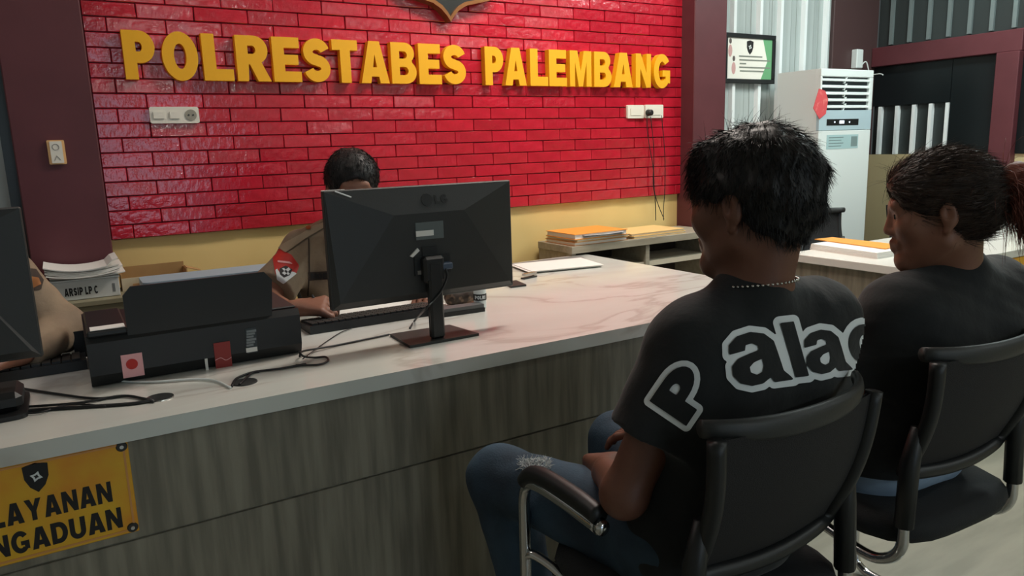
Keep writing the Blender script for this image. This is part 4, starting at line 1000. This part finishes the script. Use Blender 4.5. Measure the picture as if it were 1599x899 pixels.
for u, v in ((.07, .68), (.15, .26)):
    MB().prism([[(mx0+u*w_+.017*math.cos(q), mz0+v*h_+.036*math.sin(q)) for q in np.linspace(0, 6.283, 13)[:-1]]], lambda x, z: (x, NY+.0092, z), lambda x, z: (x, NY+.0102, z)).build('figure_shape', mat('dusty_pink', (206, 160, 156), .6), sh_)
    MB().prism([[(mx0+u*w_+.011*math.cos(q), mz0+v*h_+.056+.016*math.sin(q)) for q in np.linspace(0, 6.283, 13)[:-1]]], lambda x, z: (x, NY+.0090, z), lambda x, z: (x, NY+.0102, z)).build('figure_head', mat('dusty_brown', (96, 84, 80), .6), sh_)

# ================================================================== CHAIRS
def chair(x, y, rot, label, base=True):
    t = thing('visitor_chair', label, 'chair', (x, y, 0), 'black mesh-back chairs', rot); B = lambda mb, nm, m, sm=True, au=None: mb.build(nm, m, t, sm, True, au)
    # seat cushion: rounded slab
    mb = MB(); n = 36
    prof = [(.86, .425), (.97, .432), (1.0, .45), (.98, .472), (.90, .484), (.5, .487)]
    V = []; Fc = []
    for s, z in prof:
        for k in range(n):
            a = 2*math.pi*k/n; ca, sa = math.cos(a), math.sin(a); q = (abs(ca)**4+abs(sa)**4)**-.25
            V.append((.235*ca*q*s, .01+.235*sa*q*s, z))
    for i in range(len(prof)-1):
        for k in range(n): Fc.append((i*n+k, i*n+(k+1) % n, (i+1)*n+(k+1) % n, (i+1)*n+k))
    Fc += [tuple(range(n))[::-1], tuple((len(prof)-1)*n+k for k in range(n))]
    B(mb.raw(V, Fc), 'seat', M_CUSH)
    # back: curved around the sitter
    def bp(u, v):   # u -1..1, v 0..1
        w = .175+.022*v; return np.array([u*w, -.165-.068*v-.028*math.cos(u*1.45)*(.6+.4*v)-.018*math.sin(math.pi*v), .585+.264*v])
    nu, nv = 16, 12; V = [tuple(bp(-1+2*i/nu, j/nv)) for j in range(nv+1) for i in range(nu+1)]; V2 = [(a_, b_+.006, c_) for a_, b_, c_ in V]; m0 = len(V)
    Fc = []
    for j in range(nv):
        for i in range(nu):
            a_ = j*(nu+1)+i; q = (a_, a_+1, a_+nu+2, a_+nu+1); Fc += [q, tuple(m0+k for k in q[::-1])]
    B(MB().raw(V+V2, Fc), 'mesh_back', M_MESH)
    side = [bp(-1, v) for v in np.linspace(1, 0, 8)]+[bp(u, 0)+np.array([0, -.004, -.012*(1-u*u)]) for u in np.linspace(-1, 1, 11)[1:-1]]+[bp(1, v) for v in np.linspace(0, 1, 8)]
    B(MB().tube(bez(side, 2), .0155, 10), 'back_frame', M_BLK)
    top = []; tv = []; us = np.linspace(-1.02, 1.10, 25); mb = MB()
    V = []
    for u in us:
        c = bp(u*.98, 1.0); 
        c = c+np.array([0, .030*abs(u)**4, .006*u*u])
        th = .011; h = .021*(1-.25*abs(u)**3)
        for k in range(10): a = 2*math.pi*k/10; V.append((c[0], c[1]+th*math.cos(a), c[2]+.004+h*math.sin(a)))
    Fc = [(i*10+k, i*10+(k+1) % 10, (i+1)*10+(k+1) % 10, (i+1)*10+k) for i in range(24) for k in range(10)]+[tuple(range(10))[::-1], tuple(240+k for k in range(10))]
    B(mb.raw(V, Fc), 'top_rail', M_BLK2)
    for s in (-1, 1):
        p = bp(s, .18)
        B(MB().tube([(s*.186, p[1]-.010, .70), (s*.196, p[1]-.004, .62), (s*.204, p[1]-.006, .48)], [.014, .020, .020], 10), 'back_post', M_BLK)
        B(MB().tube(bez([(s*.204, p[1]-.006, .485), (s*.205, p[1]-.004, .43), (s*.206, p[1]+.025, .392), (s*.208, p[1]+.08, .378), (s*.205, .03, .398), (s*.205, .16, .412)], 6), .0125, 10), 'seat_tube', M_CHROME)
        arm = bez([(s*.25, -.018, .622), (s*.25, .10, .626), (s*.25, .185, .624), (s*.25, .222, .612), (s*.25, .240, .578), (s*.25, .243, .50), (s*.25, .245, .20), (s*.25, .240, .06), (s*.25, .215, .022), (s*.25, .15, .0145), (s*.25, -.10, .0145), (s*.25, -.21, .0145), (s*.23, -.245, .0145), (s*.18, -.255, .0145), (0, -.255, .0145)], 6)
        B(MB().tube(arm, .0125, 10), 'leg_frame', M_CHROME)
        B(MB().tube(bez([(s*.25, -.015, .646), (s*.25, .05, .652), (s*.25, .15, .652), (s*.25, .205, .641), (s*.25, .238, .612)], 6), [.019]*24+[.015], 12), 'arm_pad', M_BLK)
        B(MB().lathe((s*.25, -.030, .627), [(.006, 0), (.014, .004), (.016, .016)], 16, 'y'), 'end_cap', M_CHROME)
        B(MB().tube(bez([(s*.25, .243, .44), (s*.243, .225, .452), (s*.225, .19, .44), (s*.205, .15, .415)], 6), .010, 8), 'seat_bracket', M_CHROME)
    return t
chair(1.0, .985, 0, 'black mesh-back chair under the man with the printed shirt')
chair(1.655, 1.0, math.radians(-3), 'black mesh-back chair under the woman with the ponytail')
chair(3.80, 2.56, math.pi, 'empty black mesh chair behind the second desk, nearer one')
chair(.97, 2.74, math.pi, 'black mesh-back chair of the officer behind the centre monitor')
chair(-.36, 2.66, math.pi, 'black mesh-back chair of the officer behind the left monitor')
chair(4.70, 2.56, math.pi-.15, 'empty black mesh chair behind the second desk, farther one by the wall')

# ================================================================== PEOPLE
A3 = lambda *v: np.array(v, float)
def shirt_mesh(J, g, sleeve, vox=.0055, hem=None, sr=(.066, .078), collar=True, noise=.0016, seed=1, w=1.0, long=False):
    lo, hi = jbounds(J, .2); lo[2] = (hem or .45)-.05; hi[2] = J['neck'][2]+.12; hi[1] = max(J[k][1] for k in ('shL', 'shR', 'chest', 'pelvis', 'elL', 'elR', 'wrL', 'wrR'))+.2; F = Field(lo, hi, vox)
    torso_sdf(F, J, g, w)
    for s in 'LR':
        a, b = J['sh'+s], J['el'+s]
        if long:
            F.cone(a, b, sr[0], .054, .035); capcone(F, b, b+(J['wr'+s]-b)*.95, .054, .042, .03)
        else: capcone(F, a, a+(b-a)*sleeve, sr[0], sr[1], .04)
    if collar: F.cone(J['neck']+A3(0, 0, -.012), J['neck']+A3(0, 0, .006), .068, .064, .02)
    F.noise(noise, (16, 16, 26), seed)
    F.clip(A3(0, 0, hem or .47), A3(0, 0, -1))
    return F.mesh(1)
def trousers_mesh(J, g=.012, vox=.0065, ankle=.10, top=None):
    lo, hi = jbounds(J, .15); lo[2] = ankle-.03; hi[2] = J['pelvis'][2]+.16; F = Field(lo, hi, vox)
    r = J['shR']-J['shL']; r = r/np.linalg.norm(r); pe = J['pelvis']
    F.cone(pe-r*.075, pe+r*.075, .108+g, .108+g, .04)
    for s in 'LR':
        F.cone(J['hip'+s], J['kn'+s], .084+g, .060+g, .04); capcone(F, J['kn'+s], J['kn'+s]+(J['an'+s]-J['kn'+s])*.97, .060+g, .047+g, .03)
    F.noise(.0014, (22, 22, 22), 5); F.clip(A3(0, 0, top or pe[2]+.08), A3(0, 0, 1))
    return F.mesh(1)
def bvh_of(V, Q): return BVHTree.FromPolygons([tuple(v) for v in V], [tuple(int(i) for i in q) for q in Q])
def hair_cap(c, R, prims, cuts, vox=.0045, noise=.0025, seed=2, fx=(70, 70, 40)):
    c = np.array(c); F = Field(c-.19, c+.19, vox); W = lambda p: c+R@np.array(p, float)
    for p in prims:
        if len(p) == 2: F.ell(W(p[0]), p[1], R, .03)
        else: F.cone(W(p[0]), W(p[1]), p[2], p[3], .03)
    for q in cuts: F.ell(W(q[0]), q[1], R, .012, 'sub')
    F.noise(noise, fx, seed); return F.mesh(1)

def comb(P, Nn, crown, lift, jit, rs):
    """hair directions lying along the scalp, away from the crown"""
    d = P-crown; d -= Nn*(d*Nn).sum(1)[:, None]; d /= np.linalg.norm(d, axis=1)[:, None]+1e-6
    d = d+Nn*lift+rs.normal(size=d.shape)*jit; return d/np.linalg.norm(d, axis=1)[:, None]
# ---------- man in the printed T-shirt
J = dict(pelvis=A3(1.0, .955, .565), chest=A3(1.03, .915, .86), neck=A3(1.035, .885, 1.02), head=A3(1.03, .90, 1.185),
         w=.88, shL=A3(.905, .905, .948), shR=A3(1.218, .885, .952), elL=A3(.79, .95, .685), elR=A3(1.26, .93, .70), wrL=A3(.885, 1.12, .640), wrR=A3(1.10, 1.16, .66),
         hipL=A3(.915, .99, .545), hipR=A3(1.085, .99, .545), knL=A3(.80, 1.415, .535), knR=A3(1.16, 1.42, .535), anL=A3(.845, 1.30, .10), anR=A3(1.12, 1.33, .10))
R = basis((-.23, .97), 9, 0)
man = person_body('person', 'man in black printed T-shirt and ripped jeans sitting with his back turned', J, R, M_SKIN,
                  hands={'L': (A3(.5, .8, -.12), A3(0, -.1, -1), -1, 22), 'R': (A3(-.45, .85, -.12), A3(0, -.1, -1), 1, 22)})
V, Q = shirt_mesh(J, .014, .60, .005, .50, (.062, .080), seed=3, w=.88)
tee = link_mesh('t_shirt', V, Q, M_TEE, man, True); B = bvh_of(V, Q)
gl = [glyph_px('a', (1148, 604), (100, -13), (-20, -80)), glyph_px('l', (1241, 589), (70, -8), (-17, -59)), glyph_px('a', (1262, 585), (76, -10), (-14, -66)), glyph_px('c', (1329, 572), (60, -10), (-10, -62))]
gp_ = [glyph_px('P', (1071, 664), (56, -83), (-56, -38))]
d1 = decal('shirt_print', gl, 10, M_PRINT, tee, B, .0016, 2.0, False); decal('print_letters', gl, 0, M_TEE, d1, B, .0034, 2.0)
d2_ = decal('shirt_print', gp_, 9, M_PRINT, tee, B, .0016, 2.0, False); decal('print_letters', gp_, 0, M_TEE, d2_, B, .0034, 2.0)
V, Q = trousers_mesh(J); jn = link_mesh('jeans', V, Q, M_JEAN, man, True); B2 = bvh_of(V, Q)
rs = np.random.RandomState(2); rp = []
for i in range(420):
    dr = ray(rs.uniform(812, 860), rs.uniform(716, 732)); h = B2.ray_cast(Vector(CAMP), Vector(dr/np.linalg.norm(dr)))
    if h[0] is not None: rp.append(np.array(h[0]))
if rp:
    rp = np.array(rp); dd = rs.normal(size=rp.shape)*np.array([1, .5, .6])+np.array([0, 0, .4]); dd /= np.linalg.norm(dd, axis=1)[:, None]
    Vs, Fs = strands(rp, dd, .014, .0008, .05, lambda p: 0*p, rs, 3); tag(link_mesh('frayed_rip', Vs, Fs, M_PRINT, jn), kind='stuff')
# chain necklace
nk = J['neck']+A3(.0, 0, .022); mb = MB()
for k in range(56):
    a = 2*math.pi*k/56; c = nk+A3(.073*math.cos(a), .073*math.sin(a), -.010*math.sin(a)+.006); mb.lathe(c, [(.0005, -.0026), (.0026, -.001), (.0026, .001), (.0005, .0026)], 6)
mb.build('necklace', M_SILVER, man, True)
# hair
hp = [((0, -.020, .046), (.088, .108, .092)), ((0, -.062, .010), (.080, .068, .085)), ((0, .034, .078), (.062, .050, .044))]
hc = [((0, .105, -.040), (.080, .066, .098)), ((-.094, .010, -.030), (.030, .042, .058)), ((.094, .010, -.030), (.030, .042, .058)), ((0, -.055, -.150), (.11, .13, .075))]
HV, HQ = hair_cap(J['head'], R, hp, hc); N = vnormals(HV, HQ); rs = np.random.RandomState(5)
loc = (HV-J['head'])@R; top = np.where(loc[:, 2] > -.09)[0]
sel = rs.choice(top, 11000); ln = N[sel]; down = -R[:, 2]
fwd = R[:, 1]; lf = loc[sel]
dirs = comb(HV[sel], ln, J['head']+R@A3(0, -.045, .15), .20, .16, rs); dirs /= np.linalg.norm(dirs, axis=1)[:, None]
S1 = strands(HV[sel]-ln*.003, dirs, .032, .0008, .06, lambda p: 0*p, rs, 4)
tp = top[(loc[top, 2] > .09)]; sel = rs.choice(tp, 130); dirs = N[sel]*.7+rs.normal(size=(130, 3))*.4+fwd*-.25; dirs /= np.linalg.norm(dirs, axis=1)[:, None]
S2 = strands(HV[sel], dirs, .034, .0006, .14, lambda p: 0*p, rs, 5)
fr = np.where((loc[:, 1] > .045) & (loc[:, 2] > .05))[0]; sel = rs.choice(fr, 700); dirs = N[sel]*.4+fwd*.45+down*.6+rs.normal(size=(700, 3))*.2; dirs /= np.linalg.norm(dirs, axis=1)[:, None]
S3 = strands(HV[sel], dirs, .036, .0008, .25, lambda p: 0*p, rs, 5)
hv = join(join(join((HV, HQ), S1), S2), S3); link_mesh('hair', hv[0], hv[1], M_HAIRB, man, True)

# ---------- woman with the ponytail
J = dict(pelvis=A3(1.665, .985, .56), chest=A3(1.715, .93, .82), neck=A3(1.735, .905, .972), head=A3(1.66, .915, 1.126),
         shL=A3(1.555, .93, .905), shR=A3(1.905, .90, .915), elL=A3(1.50, 1.0, .65), elR=A3(1.95, .99, .66), wrL=A3(1.60, 1.19, .64), wrR=A3(1.80, 1.19, .64),
         hipL=A3(1.585, 1.02, .545), hipR=A3(1.755, 1.02, .545), knL=A3(1.58, 1.42, .53), knR=A3(1.78, 1.42, .53), anL=A3(1.60, 1.38, .09), anR=A3(1.77, 1.40, .09))
R = basis((-.56, .83), 11, 0)
wom = person_body('person', 'woman in black T-shirt with reddish ponytail sitting on the right', J, R, M_SKIN2, .005,
                  hands={'L': (A3(.4, .8, -.1), A3(0, -.1, -1), -1, 22), 'R': (A3(-.4, .8, -.1), A3(0, -.1, -1), 1, 22)}, nr=.047)
V, Q = shirt_mesh(J, .022, .62, .006, .535, (.068, .080), seed=9); link_mesh('t_shirt', V, Q, M_TEE, wom, True)
V, Q = trousers_mesh(J, .018, top=.60); link_mesh('trousers', V, Q, M_LJEAN, wom, True)
hp = [((0, -.016, .042), (.086, .106, .094)), ((0, -.052, .0), (.078, .066, .078)), ((0, .030, .070), (.066, .062, .044))]
hc = [((0, .108, -.030), (.082, .062, .098)), ((-.098, .006, -.030), (.026, .034, .050)), ((.098, .006, -.030), (.026, .034, .050)), ((0, -.055, -.140), (.10, .12, .074))]
HV, HQ = hair_cap(J['head'], R, hp, hc, noise=.0014, fx=(60, 60, 60), seed=6); N = vnormals(HV, HQ); rs = np.random.RandomState(15); loc = (HV-J['head'])@R
tie = J['head']+R@A3(0, -.118, .030)
sel = rs.choice(len(HV), 6500); dirs = -comb(HV[sel], N[sel], tie, -.16, .10, rs)
S1 = strands(HV[sel], dirs, .050, .0008, .0, lambda p: (tie-p)*1.2, rs, 4)
sel = rs.choice(len(HV), 160); dirs = N[sel]+rs.normal(size=(160, 3))*.5; dirs /= np.linalg.norm(dirs, axis=1)[:, None]
S2 = strands(HV[sel], dirs, .045, .0005, .1, lambda p: 0*p, rs, 5)
hv = join(join((HV, HQ), S1), S2); hair = link_mesh('hair', hv[0], hv[1], M_HAIRBR, wom, True)
# ponytail: strands fanning out from the tie
right = _r0; n = 2600; rt = tie+rs.normal(size=(n, 3))*.014
back = -R[:, 1]
d0 = back*.65+A3(0, 0, .15)+rs.normal(size=(n, 3))*.22; d0 /= np.linalg.norm(d0, axis=1)[:, None]
S1 = strands(rt, d0, .150, .0011, .36, lambda p: 0*p, rs, 8, .006)
link_mesh('ponytail', S1[0], S1[1], M_HAIRR, hair, True)
F = Field(tie-.09, tie+A3(.12, .09, .09), .005); F.cone(tie-back*.02, tie+back*.030+A3(0, 0, .008), .026, .034, .02); F.cone(tie+back*.03+A3(0, 0, .008), tie+back*.062+A3(0, 0, -.020), .034, .022, .02); F.noise(.003, (70, 70, 70), 4)
V, Q = F.mesh(1); link_mesh('hair_bun', V, Q, M_HAIRR, hair, True)
mb = MB(); t1 = np.cross(back, A3(0, 0, 1)); t1 /= np.linalg.norm(t1); t2 = np.cross(back, t1)
mb.tube([tie+back*.004+.028*(t1*math.cos(a)+t2*math.sin(a)) for a in np.linspace(0, 2*math.pi, 21)[:-1]], .006, 8, True); mb.build('hair_tie', M_BLK, hair, True)

# ---------- officers
def uniform(J, body, long=False, sleeve=.78, seed=4):
    V, Q = shirt_mesh(J, .012, sleeve, .006, .50, (.066, .072), seed=seed, long=long, noise=.0032)
    u = link_mesh('uniform_shirt', V, Q, M_KHAKI, body, True)
    # collar and shoulder straps
    nk = J['neck']; mb = MB(); n = 22; Vv = []; Ff = []
    for i in range(n+1):
        a = math.radians(-70+320*i/n); 
        for r, z in ((.068, .0), (.066, .035), (.082, .030), (.094, -.008)): Vv.append((nk[0]+r*math.cos(a), nk[1]+r*math.sin(a), nk[2]+z))
    for i in range(n):
        for k in range(3): Ff.append((i*4+k, i*4+k+1, (i+1)*4+k+1, (i+1)*4+k))
    mb.raw(Vv, Ff).build('collar', M_KHAKI, u, True)
    for s in 'LR':
        p = J['sh'+s]; q = nk*.55+p*.45
        mb = MB(); mb.tube([p+A3(0, 0, .074), .5*(p+q)+A3(0, 0, .072), q+A3(0, 0, .070)], .026, 10, flat=1); Vv = np.array(mb.v)
        ctr = (p+q)/2; zc_ = np.interp(Vv[:, 0], sorted((p[0], q[0])), [z for _, z in sorted(((p[0], p[2]+.071), (q[0], q[2]+.070)))]); Vv[:, 2] = zc_+(Vv[:, 2]-zc_)*.16
        e = link_mesh('shoulder_strap', Vv, mb.f, M_KHAKI, u, True)
        MB().lathe(q*.9+p*.1+A3(0, 0, .0755), [(.006, 0), (.005, .003)], 12).build('button', M_BRASS, e)
    V2, Q2 = trousers_mesh(J, .012, top=.56); link_mesh('trousers', V2, Q2, M_DBROWN, body, True)
    return u, bvh_of(V, Q)
def short_hair(J, R, body, seed):
    hp = [((0, -.014, .044), (.090, .106, .092)), ((0, -.055, .0), (.078, .060, .075))]
    hc = [((0, .108, -.036), (.078, .064, .098)), ((-.096, .010, -.040), (.028, .034, .060)), ((.096, .010, -.040), (.028, .034, .060)), ((0, -.055, -.135), (.10, .12, .080))]
    HV, HQ = hair_cap(J['head'], R, hp, hc, .005, .0012, seed); N = vnormals(HV, HQ); rs = np.random.RandomState(seed); sel = rs.choice(len(HV), 4000)
    d = comb(HV[sel], N[sel], J['head']+R@A3(0, -.045, .15), .25, .2, rs)
    S = strands(HV[sel], d, .018, .0008, .05, lambda p: 0*p, rs, 3); hv = join((HV, HQ), S); link_mesh('hair', hv[0], hv[1], M_HAIRB, body, True)
# facing the camera: his right side is on the image left
J = dict(pelvis=A3(.90, 2.68, .56), chest=A3(.885, 2.605, .87), neck=A3(.875, 2.55, 1.035), head=A3(.862, 2.475, 1.172),
         shR=A3(.70, 2.60, .955), shL=A3(1.07, 2.60, .965), elR=A3(.535, 2.47, .825), elL=A3(1.20, 2.52, .825), wrR=A3(.572, 2.335, .812), wrL=A3(1.13, 2.44, .815),
         hipL=A3(.99, 2.64, .53), hipR=A3(.81, 2.64, .53), knL=A3(1.0, 2.25, .53), knR=A3(.80, 2.25, .53), anL=A3(1.0, 2.27, .10), anR=A3(.80, 2.27, .10), toeL=A3(0, -.15, -.05), toeR=A3(0, -.15, -.05))
R = basis((-.22, -.97), 12, 0)
off = person_body('person', 'officer in khaki uniform writing behind the centre monitor', J, R, M_SKIN2, .005,
                  hands={'R': (A3(.88, -.46, .06), A3(.1, .35, -1), 1, 62, 1.25), 'L': (A3(-.5, -.5, -.2), A3(0, 0, -1), -1, 20)})
u, B = uniform(J, off); short_hair(J, R, off, 21)
st_ = decal('shoulder_strap', [[[(434, 386), (470, 366), (500, 347), (513, 338), (513, 352), (478, 372), (446, 395)]]], 0, mat('khaki_light', (160, 142, 118), .85), u, B, .0045, 2.0)
decal('strap_button', [[[(482+4*math.cos(a), 357+3.4*math.sin(a)) for a in np.linspace(0, 6.283, 11)[:-1]]]], 0, M_BRASS, st_, B, .0085, 1.0)
decal('armhole_seam', [[[(481, 372), (483, 372), (484, 420), (482, 462), (480, 462), (482, 420)]]], 0, M_DBROWN, u, B, .0016, 1.0)
decal('pocket_edge', [[[(506, 372), (509, 372), (511, 400), (508, 400)]]], 0, mat('khaki_light', (160, 142, 118), .85), u, B, .003, 1.0)
# sleeve patch, red over white shield
pc = np.array([(425, 388), (437, 389), (455, 398), (467, 415), (462, 428), (443, 442), (430, 428), (427, 410)], float)
pt = decal('sleeve_patch', [[[tuple(q) for q in pc]]], 0, M_RED, u, B, .0018, 2.0)
decal('white_shield', [[[(430, 422), (433, 420), (440, 432), (456, 424), (463, 427), (443, 443), (433, 436)]]], 0, M_PRINT, pt, B, .0030, 1.5)
decal('black_emblem', [[[(436, 420), (446, 415), (456, 421), (452, 430), (443, 434), (437, 429)]]], 0, M_INK, pt, B, .0032, 1.5)
decal('white_star', [[[(440, 427), (450, 418), (453, 421), (444, 430)], [(440, 420), (443, 419), (452, 428), (449, 430)]]], 0, M_PRINT, pt, B, .0042, 1.0)
decal('patch_text', [[[(433, 407), (452, 409), (458, 413), (452, 412), (434, 410)]]], 0, M_PINK, pt, B, .0032, 1.2)
nm = decal('name_strip', [[[(481, 425), (514, 423), (514, 436), (482, 438)]]], 0, M_DBROWN, u, B, .0018, 2.0)
gx = 485
for ch in 'MOES':
    decal('name_letter', [glyph_px(ch, (gx, 435.5), (9.2, -.4), (0, -9))], 0, M_INK, nm, B, .0032, 1.0); gx += G[ch][0]*9.2+1
# pen
w0 = J['wrR']+A3(.085, -.03, -.005)
tag(MB().tube([(w0[0]+.025, w0[1]-.012, .763), tuple(w0+A3(-.01, .012, .045))], .0038, 8).build('pen', M_BLK, smooth=True), 'dark pen in the writing hand of the officer', 'pen')

J = dict(pelvis=A3(-.36, 2.64, .56), chest=A3(-.355, 2.58, .88), neck=A3(-.36, 2.48, 1.05), head=A3(-.37, 2.42, 1.20),
         shR=A3(-.545, 2.53, .995), shL=A3(-.165, 2.52, .995), elR=A3(-.62, 2.40, .82), elL=A3(-.035, 2.40, .830), wrR=A3(-.50, 2.28, .81), wrL=A3(-.135, 2.21, .815),
         hipL=A3(-.27, 2.58, .53), hipR=A3(-.45, 2.58, .53), knL=A3(-.26, 2.22, .53), knR=A3(-.46, 2.22, .53), anL=A3(-.26, 2.25, .10), anR=A3(-.46, 2.25, .10), toeL=A3(0, -.15, -.05), toeR=A3(0, -.15, -.05))
R = basis((.1, -1), 10, 0)
of2 = person_body('person', 'officer in khaki sleeve half hidden behind the left monitor', J, R, M_SKIN2, .006,
                  hands={'R': (A3(.2, -.9, -.1), A3(0, 0, -1), 1, 20), 'L': (A3(-.7, -.5, -.05), A3(0, 0, -1), -1, 20)})
u, B = uniform(J, of2, True, seed=12); short_hair(J, R, of2, 33)
pt = decal('sleeve_patch', [[[(44, 419), (56, 420), (68, 437), (64, 452), (50, 454), (46, 440)]]], 0, M_DBROWN, u, B, .0018, 2.0)
decal('gold_mark', [[[(48, 432), (60, 434), (64, 444), (52, 450)]]], 0, M_BRASS, pt, B, .0032, 1.5)
